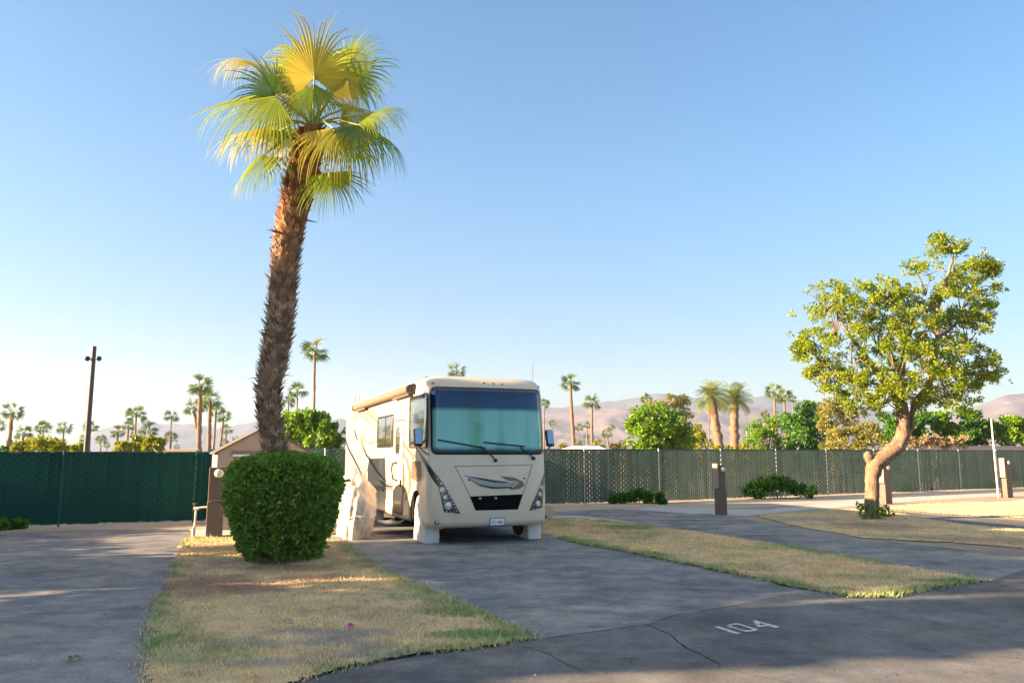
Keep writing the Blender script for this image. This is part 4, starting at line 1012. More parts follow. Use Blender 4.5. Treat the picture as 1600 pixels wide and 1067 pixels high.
    m_ = MB(); m_.tube([on_x(619, 723, -HW)] + gh + [on_x(619, 749, -HW)], .018, 6); m_.build('grab_handle', M['black'], rv)
    # folded step
    m_ = MB(); m_.bevbox((-HW - .18, (u0 + u1) / 2, .24), (.40, .75, .035), .01); m_.tube([(-HW + .15, u0 + .1, .36), (-HW - .1, u0 + .1, .24)], .018, 6); m_.tube([(-HW + .15, u1 - .1, .36), (-HW - .1, u1 - .1, .24)], .018, 6); m_.build('entry_step', M['steel'], rv)
    # brown vent behind the front corner
    m_ = MB(); dstrip(m_, [(643.4, 720.5), (657.5, 720)], [(643.4, 748), (658.6, 743.5)], .006, 8, 5); vo = m_.build('side_vent', M['brown'], rv)
    m_ = MB(); dstrip(m_, [(644, 748), (658.4, 743.6)], [(650, 752.5), (656.5, 750.5)], .006, 8, 3); m_.build('vent_tail', M['tan'], vo)
    # compartment seams and latches on the skirt
    m_ = MB(); 
    for y in (1.62, 3.9, 4.9, 5.75, 7.4, 8.6): m_.box((-HW - .002, y, .66), (.006, .014, .60))
    m_.box((-HW - .002, 5.9, .97), (.006, 8.5, .014)); m_.build('compartment_seam', M['seam'], rv)
    for y in (4.4, 5.3, 8.0): m_ = MB(); m_.bevbox((-HW - .01, y, .88), (.02, .10, .07), .006); m_.build('latch', M['black'], rv)
    m_ = MB(); m_.box((-HW - .004, 1.27, 1.7), (.006, .012, 2.55)); m_.build('cap_seam', M['seam'], rv)
    # painted swooshes on the side
    c1 = lambda L: [(520 + x / 7.62, 580 + y / 7.62) for x, y in L]; c2 = lambda L: [(520 + x / 6.669, 700 + y / 6.669) for x, y in L]
    def SW(mat, pts, w_): q = MB(); swoosh(q, pts, w_ * 1.45); q.build('side_swoosh', M[mat], rv)
    def SB(mat, A, B, n_=26): q = MB(); dstrip(q, A, B, .0045, n_, 3); q.build('side_swoosh', M[mat], rv)
    SW('navy', c1([(150, 480), (142, 640), (150, 800), (185, 920)]) + c2([(172, 20), (230, 130), (300, 270), (370, 390), (430, 470)]), 1.9)
    SW('navy', c1([(360, 880), (400, 1000)]) + c2([(370, 90), (440, 210), (500, 290), (565, 350)]), 2.4); SW('navy', c2([(485, 335), (540, 385), (600, 400), (650, 385)]), 2.0); SW('navy', c1([(255, 690), (280, 780), (300, 830)]), 1.8)
    SB('greydecal', c2([(240, 190), (300, 300), (380, 375), (450, 395), (640, 410)]), c2([(225, 240), (300, 340), (390, 420), (460, 440), (640, 440)]))
    SW('greydecal', c1([(245, 600), (275, 525), (320, 505), (380, 540), (450, 640)]), 4.5); SW('tan', c1([(360, 470), (450, 530), (540, 610)]), 3.0); SW('greydecal', c1([(400, 455), (480, 500), (548, 560)]), 2.6); SW('greydecal', c1([(740, 310), (820, 410), (880, 520)]), 1.5)
    SW('greydecal', c2([(480, 330), (560, 372), (640, 372)]), 2.2)
    SW('tan', c1([(395, 765), (350, 790), (345, 850), (375, 950)]) + c2([(345, 60)]), 2.4); SW('tan', c1([(410, 860), (505, 835)]), 2.0)
    SW('tan', c2([(700, 0), (770, 120), (808, 260), (805, 420), (750, 545)]), 2.8); SW('tan', c1([(830, 830), (900, 940), (960, 1010)]) + c2([(830, 130)]), 3.4); SB('tan', c2([(640, 400), (700, 405), (775, 405)]), c2([(640, 460), (690, 482), (770, 440)]), 12)
    SW('brown', c2([(735, 150), (745, 330), (738, 480)]), 1.2)
    # awning
    a0 = on_x(554.5, 637.5, -HW - .09); a1 = on_x(641.5, 607.5, -HW - .09); d = (a1 - a0)
    m_ = MB(); m_.tube([a0 + d * (i / 10) for i in range(11)], .082, 14); ao = m_.build('awning', M['awning'], rv)
    for q in (a0, a1):
        m_ = MB(); u = d.normalized(); m_.tube([q - u * .05, q + u * .05], .098, 14); m_.bevbox(q + Vector((.06, 0, 0)), (.10, .12, .2), .015); m_.build('end_cap', M['black'], ao)
    m_ = MB(); m_.tube([a0 + Vector((.07, 0, .10)), a1 + Vector((.07, 0, .10))], .03, 6); m_.tube([a0 + d * .02 + Vector((.01, 0, -.10)), a0 + d * .24 + Vector((.01, 0, -.10))], .035, 6); m_.tube([a0 + d * .75 + Vector((.01, 0, -.10)), a0 + d * .98 + Vector((.01, 0, -.10))], .03, 6); m_.build('awning_rail', M['shedroof'], ao)
    # ladder hoop, roof gear
    l0 = on_x(554, 636, -HW + .12); l1 = on_x(561.5, 632, -HW + .12)
    m_ = MB(); hp = [Vector((l0.x, l0.y, 3.1))] + [Vector((l0.x, l0.y + (l1.y - l0.y) * f, z)) for f, z in ((0, 3.45), (.2, 3.58), (.6, 3.60), (.95, 3.50))] + [Vector((l0.x, l1.y, 3.2))]
    m_.tube(hp, .018, 8); m_.build('ladder_rail', M['steel'], rv)
    m_ = MB(); m_.bevbox((.1, 5.6, 3.46), (.75, 1.0, .16), .05); m_.build('air_conditioner', M['whitevinyl'], rv)
    m_ = MB(); m_.bevbox((-.75, 2.25, 3.47), (.35, .75, .035), .012); m_.box((-.75, 1.95, 3.435), (.05, .05, .06)); m_.box((-.75, 2.55, 3.435), (.05, .05, .06)); m_.build('solar_panel', M['shedroof'], rv)
    an = on_y(832, 600, .75); m_ = MB(); m_.tube([(an.x, .75, 3.2), (an.x, .75, 3.30)], .02, 6); m_.tube([(an.x, .75, 3.28), (an.x + .02, .76, 3.78)], .006, 5); m_.build('antenna', M['black'], rv)
    # mirrors
    for sgn, head, arm in ((-1, on_x(653.2, 683.5, -HW - .22), [hit(669, 710), on_x(663, 706, -HW - .05), on_x(655, 698, -HW - .2)]), (1, on_y(858.5, 684.5, .12), [Vector((HW - .03, .35, 1.80)), on_y(855.5, 703, .15), on_y(859.5, 697, .12)])):
        m_ = MB(); m_.tube(arm, .022, 8); mo = m_.build('mirror_arm', M['steel'], rv)
        m_ = MB(); m_.bevbox((0, 0, 0), (.17, .10, .36), .03); Rm = Matrix.Rotation(R(-16), 3, 'X'); m_.v = [tuple(Rm @ Vector(q) + head) for q in m_.v]; m_.build('mirror_shell', M['black'], mo)
        m_ = MB(); m_.bevbox((0, -.053, .01), (.125, .008, .30), .004); m_.v = [tuple(Rm @ Vector(q) + head) for q in m_.v]; m_.build('mirror_face', M['mirrorglass'], mo)
    # wheels
    for sx in (-1, 1):
        for yw in (1.02, 6.55):
            x = sx * (HW - .20); m_ = MB(); r = .46
            m_.lathe([(.20, -.13), (.40, -.14), (r, -.10), (r, .10), (.40, .14), (.20, .13), (.20, -.13)], 32, (x, yw, r), 'X'); wo = m_.build('wheel', M['rubber'], rv)
            m_ = MB(); m_.lathe([(.0, -sx * -.10), (.12, sx * .12), (.22, sx * .10), (.26, sx * .05), (.27, sx * -.1)], 24, (x, yw, r), 'X'); m_.build('rim', M['chrome'], wo)
    # white tyre covers: a soft box over each visible wheel
    def cover(x, y0, y1, w_, hh, name='tyre_cover'):
        m_ = MB(); prof = []
        rr = (y1 - y0) / 2; cy = (y0 + y1) / 2; ring = []
        for i in range(13):
            a = math.pi * i / 12; ring.append((cy - rr * math.cos(a) * (1 - .0 * i), hh - rr + rr * math.sin(a)))
        ring = [(y0 - .03, 0.0), (y0 - .02, .15), (y0, .35)] + ring + [(y1, .35), (y1 + .02, .15), (y1 + .03, 0.0)]
        xs = [-w_ / 2 - .01, -w_ / 2, -w_ / 2 + .03, 0, w_ / 2 - .03, w_ / 2, w_ / 2 + .01]; V = []
        for k, xx in enumerate(xs):
            ins = 0 if 1 < k < 5 else (.02 if k in (1, 5) else .06)
            for j, (yy, zz) in enumerate(ring):
                q = Vector((x + xx, cy + (yy - cy) * (1 - ins), zz * (1 - ins * .5))); q += Vector((.008 * math.sin(j * 2.1 + k), .008 * math.sin(j * 1.7), 0)); V.append(q)
        nr = len(ring); Fq = [(k * nr + j, k * nr + j + 1, (k + 1) * nr + j + 1, (k + 1) * nr + j) for k in range(len(xs) - 1) for j in range(nr - 1)]
        m_.add(V, Fq, True); m_.add(V[:nr], [tuple(range(nr))], False); m_.add(V[-nr:], [tuple(reversed(range(nr)))], False)
        return m_.build(name, M['whitevinyl'], rv)
    cover(-HW + .19, .44, 1.30, .29, .95); cover(HW - .17, .44, 1.30, .28, .95); cover(-HW + .2, 6.08, 7.02, .34, .95)
make_rv()

# ------------------------------------------------------------------ covered bicycle beside the motorhome
def make_cover():
    b = Vector((-3.52, 17.65, 0)); root = thing('covered_bicycle', 'beige cloth cover draped to the ground over a bicycle beside the motorhome', 'covered bicycle', b, R(17))
    rg = np.random.default_rng(6); NT_, NZ = 120, 36; V = []
    for j in range(NZ + 1):
        v = j / NZ; z = 1.36 * (1 - v ** 1.0)
        for i in range(NT_):
            a = 2 * math.pi * i / NT_; c, s = math.cos(a), math.sin(a)
            zz = z / 1.36
            rx = .40 * max(0, 1 - zz ** 4.0) ** .5 * (.80 + .24 * math.sin(math.pi * min(1, (1 - zz) / .80))) + .02; ry = .95 * (1 - zz ** 3.6) ** .5 + .02
            px = rx * math.copysign(abs(c) ** .85, c); py = ry * math.copysign(abs(s) ** .8, s)
            fold = .022 * math.sin(a * 7 + 5.0 * zz + 2 * math.sin(a * 3)) + .018 * math.sin(a * 15 - zz * 9 + 2 * math.sin(a * 4)) ; k = min(1, (1 - zz) * 1.3)
            dg = .05 * math.sin(3.1 * a + zz * 9)
            nz = mnoise.noise(Vector((px * 3.2 + z, py * 2.2 - z, z * 2.2))) * .13 + (.5 - abs(mnoise.noise(Vector((px * 5 + z * 4, py * 4, z * 4 - px * 3))))) * .05 + mnoise.noise(Vector((px * 11, py * 8, z * 9))) * .012
            q = Vector((px, py, 0)); L = max(.05, q.length); q *= 1 + (fold * k + nz + dg * k * .6) / max(.28, L)
            tuck = 1 - .14 * max(0, 1 - zz * 5)
            V.append((q.x * tuck + .05 * zz, q.y * tuck - .12 * (1 - zz), max(.0, z + nz * .5 * zz)))
    Fq = [(j * NT_ + i, (j + 1) * NT_ + i, (j + 1) * NT_ + (i + 1) % NT_, j * NT_ + (i + 1) % NT_) for j in range(NZ) for i in range(NT_)]
    mb = MB(); mb.add(V, Fq, True); mb.add(V[:NT_], [tuple(range(NT_))], True); mb.build('cloth', M['cover'], root)
    st = MB(); ring = []
    for i in range(NT_ + 1):
        q = Vector(V[24 * NT_ + i % NT_]); q.x *= 1.02; q.y *= 1.02; ring.append(q + Vector((0, 0, .02 * math.sin(i * .3))))
    st.tube(ring, .011, 5, False); st.build('tie_cord', M['whitevinyl'], root)
make_cover()

# ------------------------------------------------------------------ litter on the ground
p = at(112, 1031, .012); rt = thing('fallen_leaf', 'curled pale green leaf lying on the left asphalt pad', 'leaf', p)
mb = MB()
for k in range(5):
    a = k * 1.25; mb.add([(0, 0, .01), (.05 * math.cos(a - .4), .05 * math.sin(a - .4), .03), (.11 * math.cos(a), .11 * math.sin(a), .015), (.05 * math.cos(a + .4), .05 * math.sin(a + .4), .035)], [(0, 1, 2, 3)])
mb.build('blade', M['frond'], rt)
for lab, x, y in (('magenta petal lying on the dry grass left of the pad edge', 547, 979), ('pale pink petal lying on the dry grass below the hedge', 452, 972)):
    mb = MB(); p = at(x, y, .05); mb.add([(-.04, 0, .01), (0, -.03, 0), (.05, 0, .02), (0, .03, .03)], [(0, 1, 2, 3)]); mb.add([(-.03, .03, .02), (.01, .0, .03), (.04, .05, .0), (0, .06, .03)], [(0, 1, 2, 3)])
    o = mb.build('fallen_petal', M['petal' if x > 500 else 'petalpale'], loc=p); tag(o, lab, 'petal')
db = MB(); rg = np.random.default_rng(99)
for i in range(170):
    x = rg.uniform(0, 1600); y = rg.uniform(840, 1060); p = at(x, y, .022); s = rg.uniform(.005, .014); a = rg.uniform(0, 6.28)
    q = [p + Vector((math.cos(a + t) * s * f, math.sin(a + t) * s * f, h)) for t, f, h in ((0, 1.4, .004), (1.6, .5, .012), (3.14, 1.4, .003), (4.7, .5, .001))]
    db.add(q, [(0, 1, 2, 3)])
tag(db.build('leaf_litter', M['brown']), kind='stuff')
# ------------------------------------------------------------------ palms beyond the fences
def palm_crown(name, rad, nfr, mat, seed, skirt=True, droop=.5):
    rg = np.random.default_rng(seed); V, Q, A = [], [], []
    for i in range(nfr):
        el = math.asin(rg.uniform(-.62, .98)); az = i * 2.4 + rg.normal(0, .2)
        d = Vector((math.cos(az) * math.cos(el), math.sin(az) * math.cos(el), math.sin(el)))
        pet = rad * rg.uniform(.38, .55); H = d * pet; n = Vector((0, 0, 1)) + Vector((rg.normal(0, .8), rg.normal(0, .8), 0))
        if abs(d.z) > .9: n = Vector((1, 0, 0))
        o = len(V); t = d.cross(n).normalized() * .02 * rad
        V += [t * 1.5, H + t, H - t, -t * 1.5]; A += [.4] * 4; Q += [(o, o + 1, o + 2, o + 3)]
        W, Q2, A2 = [], [], []
        fan(W, Q2, A2, H, d + Vector((0, 0, -.12)), n, rad * rg.uniform(.58, .74), 1.15, 11, droop * rg.uniform(.6, 1.6), .38, .55, rg, 1.0, 5, rg.random())
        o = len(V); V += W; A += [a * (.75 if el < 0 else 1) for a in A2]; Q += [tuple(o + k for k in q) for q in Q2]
    return np_mesh(name, [tuple(v) for v in V], Q, attr=A)
def feather_crown(name, rad, nfr, seed):
    rg = np.random.default_rng(seed); V, Q, A = [], [], []
    for i in range(nfr):
        az = i * 2.4 + rg.normal(0, .2); el = R(rg.uniform(-20, 80)); p = Vector((0, 0, 0)); d = Vector((math.cos(az) * math.cos(el), math.sin(az) * math.cos(el), math.sin(el))); sd = Vector((-math.sin(az), math.cos(az), 0)); v = rg.random()
        N = 11; st = rad * 1.1 / N
        for k in range(N):
            p2 = p + d * st; L = rad * .30 * math.sin(math.pi * (k + 1.2) / (N + 1.6))
            for s in (-1, 1):
                for q in range(2):
                    b = p.lerp(p2, q * .5); tip = b + (sd * s + d * .9 + Vector((0, 0, -.25))).normalized() * L; o = len(V); wv = d * st * .22
                    V += [b, b + wv, tip, tip - d * .01]; A += [v, v, v * .8, v * .8]; Q += [(o, o + 1, o + 2, o + 3)]
            d = (d + Vector((0, 0, -.16))).normalized(); p = p2
    return np_mesh(name, [tuple(v) for v in V], Q, attr=A)
def palm_trunk(name, seed, flare=1.0, skirt=None):
    rg = np.random.default_rng(seed); mb = MB(); n = 26; P = []; Rr = []
    bx, by = rg.normal(0, .35), rg.normal(0, .35)
    for i in range(n):
        f = i / (n - 1); P.append(Vector((bx * math.sin(f * 1.6), by * math.sin(f * 1.6), f))); r = (1.25 - .35 * f) + .07 * rg.normal()
        if skirt and f < skirt: r *= 1.55
        Rr.append(max(.5, r))
    V = []; nn = 9
    for p, r in zip(P, Rr):
        for k in range(nn): a = 6.283 * k / nn; q = r * (1 + rg.normal(0, .10)); V.append((p.x + math.cos(a) * q, p.y + math.sin(a) * q, p.z))
    mb.add(V, [(i * nn + k, i * nn + (k + 1) % nn, (i + 1) * nn + (k + 1) % nn, (i + 1) * nn + k) for i in range(n - 1) for k in range(nn)], True)
    me = bpy.data.meshes.new(name); me.from_pydata(mb.v, [], mb.f); me.polygons.foreach_set('use_smooth', [True] * len(mb.f)); me.materials.append(M['fartrunk']); return me, P[-1]
CROWNS = [palm_crown('crown', 1.0, 22 + 2 * k, None, 40 + k, droop=.4 + .1 * k) for k in range(4)]
for c in CROWNS: c.materials.append(M['farfrond'])
GOLD = [feather_crown('crown', 1.0, 84, 61), feather_crown('crown', 1.0, 84, 62)]
for c in GOLD: c.materials.append(M['farfrondgold'])
TR = [palm_trunk('trunk', 70 + k, skirt=(None, None, .45, None)[k]) for k in range(4)]
def far_palm(label, px, py, wpx, tw, ci=0, ti=0, basex=None, rcrown=2.1, crown=None, group='palms beyond the fences'):
    D = F * 2 * rcrown / wpx * .9; c = atY(px, py, D); tw = tw / 1.28; rt = thing('palm_tree', label, 'palm tree', (0, 0, 0), 0, group)
    bx = c.x if basex is None else basex
    bx = atY(basex, 706, D).x if basex is not None else c.x
    rt.location = (bx, D, 0)
    h = c.z; tm, top = TR[ti]; r = tw / F * D * .5
    t = bpy.data.objects.new('trunk', tm); COL.objects.link(t); t.parent = rt; t.scale = (r, r, h)
    sh = (c.x - bx - top.x * r) / h
    if abs(sh) > 1e-4: t.rotation_euler = (0, math.atan(sh), 0)
    k = bpy.data.objects.new('crown', crown or CROWNS[ci]); COL.objects.link(k); k.parent = rt
    k.location = (c.x - bx, top.y * r, h); k.scale = (rcrown,) * 3; k.rotation_euler = (0, 0, (px * 1.7) % 6.28)
    return rt
PALMS = [
 ('palm with thick shaggy lower trunk, first tall one at the far left', 19, 643, 30, 7.0, 0, 2, 13),
 ('palm crown cut by the left picture edge', -4, 664, 22, 4, 1, 0, None),
 ('small palm over the left end of the domed green bush', 37, 675, 24, 4.5, 2, 0, None),
 ('thin palm standing right over the top of the domed green bush', 68, 667, 22, 3, 3, 1, None),
 ('thin palm rising from the right end of the domed green bush', 100, 668, 22, 3, 0, 1, 97),
 ('palm crown hidden halfway behind the dark light pole', 142, 665, 21, 3, 1, 0, None),
 ('short palm just left of the dark light pole foot', 132, 684, 14, 3, 2, 0, None),
 ('short palm just right of the dark light pole, wide crown', 158, 686, 16, 2.5, 3, 1, None),
 ('tiny palm just right of the dark light pole, low crown', 167, 694, 10, 2, 0, 0, None),
 ('stout palm at the left end of the yellow bushes', 184, 673, 21, 4.5, 1, 3, None),
 ('palm between the stout one and the tallest over the yellow bushes', 201, 664, 18, 4, 2, 0, None),
 ('tallest palm rising over the yellow bushes left of the shed', 213, 646, 29, 3.5, 3, 0, 211),
 ('low palm crown directly under the tallest over the yellow bushes', 213, 678, 16, 3, 0, 0, None),
 ('wide-crowned palm over the right half of the yellow bushes', 234, 669, 25, 4.5, 1, 0, None),
 ('slim tall palm right of the yellow bushes', 268, 649, 20, 2.4, 2, 1, None),
 ('short palm under the slim tall one right of the yellow bushes', 267, 682, 19, 4, 3, 3, None),
 ('tiny palm between the slim tall one and the palm cluster', 277, 697, 10, 3, 0, 0, None),
 ('tallest palm of the cluster left of the shed, leftmost trunk', 313, 601, 35, 8.5, 1, 3, 311),
 ('palm behind the tallest of the cluster, crown on its left side', 303, 635, 28, 6, 2, 0, 317),
 ('full-crowned palm second in the cluster left of the shed', 328, 624, 34, 7.5, 0, 3, 327),
 ('palm with thin trunk at the right of the full-crowned one in the cluster', 338, 638, 24, 4, 3, 0, 333),
 ('leaning palm just outside the cluster at its right', 350, 649, 22, 4, 1, 0, 342),
 ('small palm closest to the shed roof edge with narrow trunk', 354, 670, 17, 3, 2, 0, 351),
 ('low bushy palm at the foot of the small one by the shed roof', 351, 690, 15, 3, 3, 0, None),
 ('tiny far palm over the shed roof slope', 368, 684, 9, 1.2, 0, 1, None),
 ('tall palm with swollen lower trunk over the round tree left of the motorhome', 492, 547, 41, 5.0, 1, 2, 490),
 ('short palm just right of the leaning trunk, taller of two', 465, 610, 27, 3, 2, 0, 462),
 ('short palm half hidden behind the leaning trunk, lower of two', 451, 626, 20, 3, 3, 0, None),
 ('palm crown peeking above the motorhome roof', 713, 580, 27, 4, 0, 0, None),
 ('tallest palm right of the motorhome with stout trunk', 891, 597, 30, 6.5, 1, 3, 898),
 ('second tall palm right of the motorhome', 925, 628, 25, 5.0, 2, 3, 925),
 ('palm half hidden behind the right mirror side of the windscreen', 850, 629, 17, 2.5, 3, 0, None),
 ('thin pale palm just right of the motorhome mirror', 864, 660, 12, 1.5, 0, 1, None),
 ('small palm right behind the tallest trunk right of the motorhome', 904.5, 666, 13, 1.5, 1, 1, None),
 ('small palm left behind the second tall trunk', 917, 663, 12, 2.5, 2, 0, None),
 ('low palm crown beneath the small one left of the second tall trunk', 916, 680, 9, 2, 3, 0, None),
 ('leaning small palm between the second tall palm and the round tree', 948, 676, 16, 3, 0, 0, 953),
 ('tiny palm behind the leaning small one before the round tree', 955, 666, 11, 2, 1, 0, None),
 ('tiny low palm close to the left side of the round tree', 971, 690, 9, 1.5, 2, 0, None),
 ('palm rising behind the round trimmed tree', 1010, 621, 17, 1.8, 3, 1, None),
 ('left one of the palm pair rising over the right trees', 1210, 611, 26, 4.5, 0, 3, None),
 ('right one of the palm pair rising over the right trees', 1225, 618, 25, 4, 1, 0, 1229),
 ('small palm crown hanging at the right of the palm pair', 1238, 622, 13, 2, 2, 0, None),
 ('short palm with round crown among the fluffy trees left of the palm pair', 1195, 646, 15, 5, 3, 0, None),
]
for a in PALMS: far_palm(a[0], a[1], a[2] + 2, a[3] * 1.12, a[4], a[5], a[6], a[7])
far_palm('thick-trunked golden date palm, left of the close pair', 1113, 622, 58, 16, 0, 3, 1128, 2.9, GOLD[0])
far_palm('thick-trunked green date palm, right of the close pair', 1149, 624, 56, 16, 0, 3, 1147, 2.9, GOLD[1])
far_palm('very thin palm just left of the thick-trunked pair', 1107, 638, 9, 2.0, 0, 1, 1109, 2.0)

# ------------------------------------------------------------------ trees and bushes beyond the fences
def bush_tree(name, label, lobes, D, mat, n, size, per=12, r0=.14, r1=.30, seed=1, cat='tree', sq=(1, 1, .9), asp=.38, trunk=True, group='trees beyond the fences', shell=.3):
    """lobes = (px, py, radius px)"""
    x0 = sum(l[0] for l in lobes) / len(lobes); c = atY(x0, 706, D); root = thing(name, label, cat, (c.x, D, 0), 0, group); s = D / F
    rg = np.random.default_rng(seed); L = []
    for k, (x, y, r) in enumerate(lobes):
        dy = rg.uniform(-.4, .4) * r * s; p = atY(x, y, D + dy); L.append((p.x - c.x, p.y - D, p.z, r * s))
        if p.z - r * s > .8 : L.append((p.x - c.x, p.y - D, max(.7, (p.z - r * s) * .5), r * s * .9))
    cl = []
    for l in L:
        k = per; cl += [(q[0], q[1], max(.2, q[2]), q[3]) for q in subclumps(rg, [l], k, r0 * l[3] * 1.5, r1 * l[3] * 1.5, (1, 1, 1))]
    leafobj('crown' if cat == 'tree' else 'foliage', mat, root, leaf_cloud(rg, cl, n, size, asp, shell, sq))
    mb = MB()
    big = max(L, key=lambda q: q[2]); mb.tube([(0, 0, 0), (.05, 0, big[2] * .4), (big[0] * .6, big[1], big[2] * .8)], [.03 * big[2] + .05, .02 * big[2] + .04, .03], 8)
    for l in L[:14]: mb.tube([(l[0] * .15, 0, big[2] * .15), (l[0] * .6, l[1] * .6, l[2] * .6), l[:3]], [.05, .035, .015], 5)
    mb.build('trunk' if cat == 'tree' else 'stem', M['bark'], root)
    return root
B = bush_tree
B('round_bush', 'domed yellow-green bush over the left fence', [(30, 700, 9), (45, 698, 11), (60, 694, 10), (78, 693, 12), (90, 697, 12), (72, 700, 10), (98, 702, 7)], 45, M['bgyellow'], 5200, .16, 16, seed=1, cat='bush', shell=.1)
B('round_bush', 'small yellow bush just left of the dark light pole', [(115, 702, 6), (125, 700, 6), (133, 703, 5)], 48, M['bgyellow'], 1600, .16, seed=2, cat='bush')
B('round_bush', 'golden bush, left half of the yellow pair over the fence', [(185, 701, 8), (198, 697, 9), (212, 694, 12), (205, 702, 9)], 52, M['bgyellow'], 3600, .17, seed=3, cat='bush')
B('round_bush', 'golden bush, right half of the yellow pair over the fence', [(228, 697, 10), (240, 693, 11), (250, 697, 9), (235, 703, 10)], 52, M['bgyellow'], 3600, .17, seed=4, cat='bush')
B('round_bush', 'dull low bush at the left picture edge above the fence', [(-10, 704, 8), (6, 703, 6)], 46, M['bgdark'], 900, .16, seed=5, cat='bush')
B('round_tree', 'bright green bushy tree between the leaning palm and the motorhome', [(460, 662, 18), (482, 658, 16), (505, 664, 18), (522, 678, 17), (470, 685, 20), (500, 690, 22), (528, 694, 13), (450, 680, 12)], 42, M['bgbright'], 14000, .17, 16, seed=6, shell=.1)
B('trimmed_tree', 'large round trimmed green tree right of the motorhome', [(1010, 662, 26), (1035, 658, 24), (1058, 664, 22), (1000, 682, 20), (1030, 684, 26), (1062, 686, 22), (1072, 672, 13), (990, 668, 12)], 55, M['bgbright'], 22000, .19, 22, seed=7, shell=.15)
B('tamarisk_tree', 'wispy olive-brown tree behind the round trimmed tree', [(1000, 652, 14), (1020, 640, 13), (1045, 630, 14), (1065, 632, 14), (1072, 645, 10), (988, 664, 10)], 75, M['bgolive'], 9000, .22, 14, seed=8, asp=.22)
B('yellow_tree', 'small yellow-green tree right of the round trimmed tree', [(1090, 675, 13), (1098, 688, 14), (1085, 692, 12)], 65, M['bgyellow'], 3000, .2, seed=9)
B('acacia_tree', 'feathery light green tree left of the dark green trees', [(1178, 672, 14), (1195, 665, 16), (1215, 672, 18), (1190, 688, 18), (1225, 690, 16), (1210, 655, 10), (1172, 690, 10)], 60, M['bgbright'], 9000, .2, 16, seed=10, asp=.2)
B('dark_tree', 'dark green tree between the feathery tree and the tamarisk', [(1240, 655, 18), (1258, 640, 14), (1272, 650, 18), (1250, 675, 22), (1276, 680, 20), (1290, 665, 14)], 58, M['bgdark'], 10000, .2, 16, seed=11)
B('tamarisk_tree', 'tall olive-tan tamarisk left behind the crooked trunk, taller of two', [(1290, 640, 13), (1305, 632, 14), (1322, 648, 16), (1296, 665, 14), (1330, 668, 14)], 52, M['bgolive'], 7000, .19, 14, seed=12, asp=.2)
B('tamarisk_tree', 'olive tamarisk with yellow base, lower of two by the crooked trunk', [(1310, 684, 16), (1335, 682, 16), (1355, 672, 16), (1368, 684, 14), (1345, 694, 12)], 50, M['bgolive'], 7000, .18, 14, seed=13, asp=.22)
B('round_tree', 'dark round tree directly behind the crooked trunk', [(1385, 668, 18), (1400, 684, 18), (1425, 672, 20), (1445, 660, 18), (1432, 688, 14)], 56, M['bgdark'], 8000, .2, 14, seed=14)
B('round_tree', 'green round tree in the hedge row, first right of the crooked trunk', [(1460, 655, 16), (1478, 662, 18), (1470, 678, 16), (1490, 678, 14)], 57, M['bgbright'], 8000, .2, 14, seed=15)
B('round_tree', 'dark green round tree in the hedge row, left of the white pole', [(1510, 652, 16), (1528, 660, 18), (1515, 678, 18), (1538, 682, 16)], 57, M['bgdark'], 8000, .2, 14, seed=16)
B('round_tree', 'bright green round tree in the hedge row, right of the white pole', [(1562, 668, 18), (1580, 664, 18), (1575, 682, 16), (1598, 678, 18), (1615, 672, 18)], 57, M['bgbright'], 8000, .2, 14, seed=17)
B('dry_hedge', 'dry straw-coloured hedge above the fence right of the crooked trunk', [(1420 + 14 * k, 691 - (k % 2), 9) for k in range(7)], 47, M['drytan'], 4000, .15, 10, seed=18, cat='hedge')
B('low_bush', 'low yellow-green bushes at the foot of the thick palm pair', [(1120, 701, 6), (1140, 702, 6), (1162, 699, 7), (1178, 702, 6)], 62, M['bgyellow'], 2200, .18, seed=19, cat='bush')
B('low_bush', 'low dusty bushes beyond the white roof', [(880, 697, 6), (905, 696, 5), (935, 695, 8), (962, 700, 7), (975, 700, 6)], 90, M['bgolive'], 2600, .24, seed=20, cat='bush')
B('low_bush', 'pale dry shrub seen through the fence right of the motorhome', [(1030, 748, 12), (1045, 752, 12), (1020, 756, 9)], 34, M['drytan'], 1200, .13, seed=22, cat='bush')

# ------------------------------------------------------------------ far building and wall
b = atY(905, 706, 60); rt = thing('bungalow', 'low building with pale shallow roof just right of the motorhome', 'building', b)
b0 = b.copy(); s = 60 / F
mb = MB(); mb.box((0, 0, 1.0 - 0), (84 * s, 6, 2.0)); rt.location.z = 0; mb.build('wall', M['wall'], rt)
mb = MB(); x0, x1, xr = -44 * s, 44 * s, 12 * s; zE, zR = 1.86, 1.8 + 10.5 * s
mb.add([(x0, -3.3, zE), (x1, -3.3, zE), (x1, 3.3, zE), (x0, 3.3, zE), (xr - 1.0, 0, zR), (xr + .9, 0, zR), (x0, -3.3, zE - .15), (x1, -3.3, zE - .15), (x1, 3.3, zE - .15), (x0, 3.3, zE - .15)],
       [(0, 1, 5, 4), (1, 2, 5), (2, 3, 4, 5), (3, 0, 4), (6, 7, 1, 0), (7, 8, 2, 1), (8, 9, 3, 2), (9, 6, 0, 3)]); mb.build('roof', M['roofwhite'], rt)
a = atY(1418, 698, 50); c = atY(1700, 694, 54); a.z = c.z = 0; d = c - a
rt = thing('boundary_wall', 'tan stucco wall showing above the fence at the right', 'wall', a, math.atan2(d.y, d.x))
mb = MB(); mb.box((d.length / 2, 0, 1.08), (d.length, .2, 2.16)); mb.box((d.length / 2, 0, 2.2), (d.length, .28, .07)); mb.build('wall', M['wall'], rt)
a = atY(265, 706, 60); rt = thing('boundary_wall', 'low yellowish wall top over the left fence before the palm cluster', 'wall', (a.x, 60, 0))
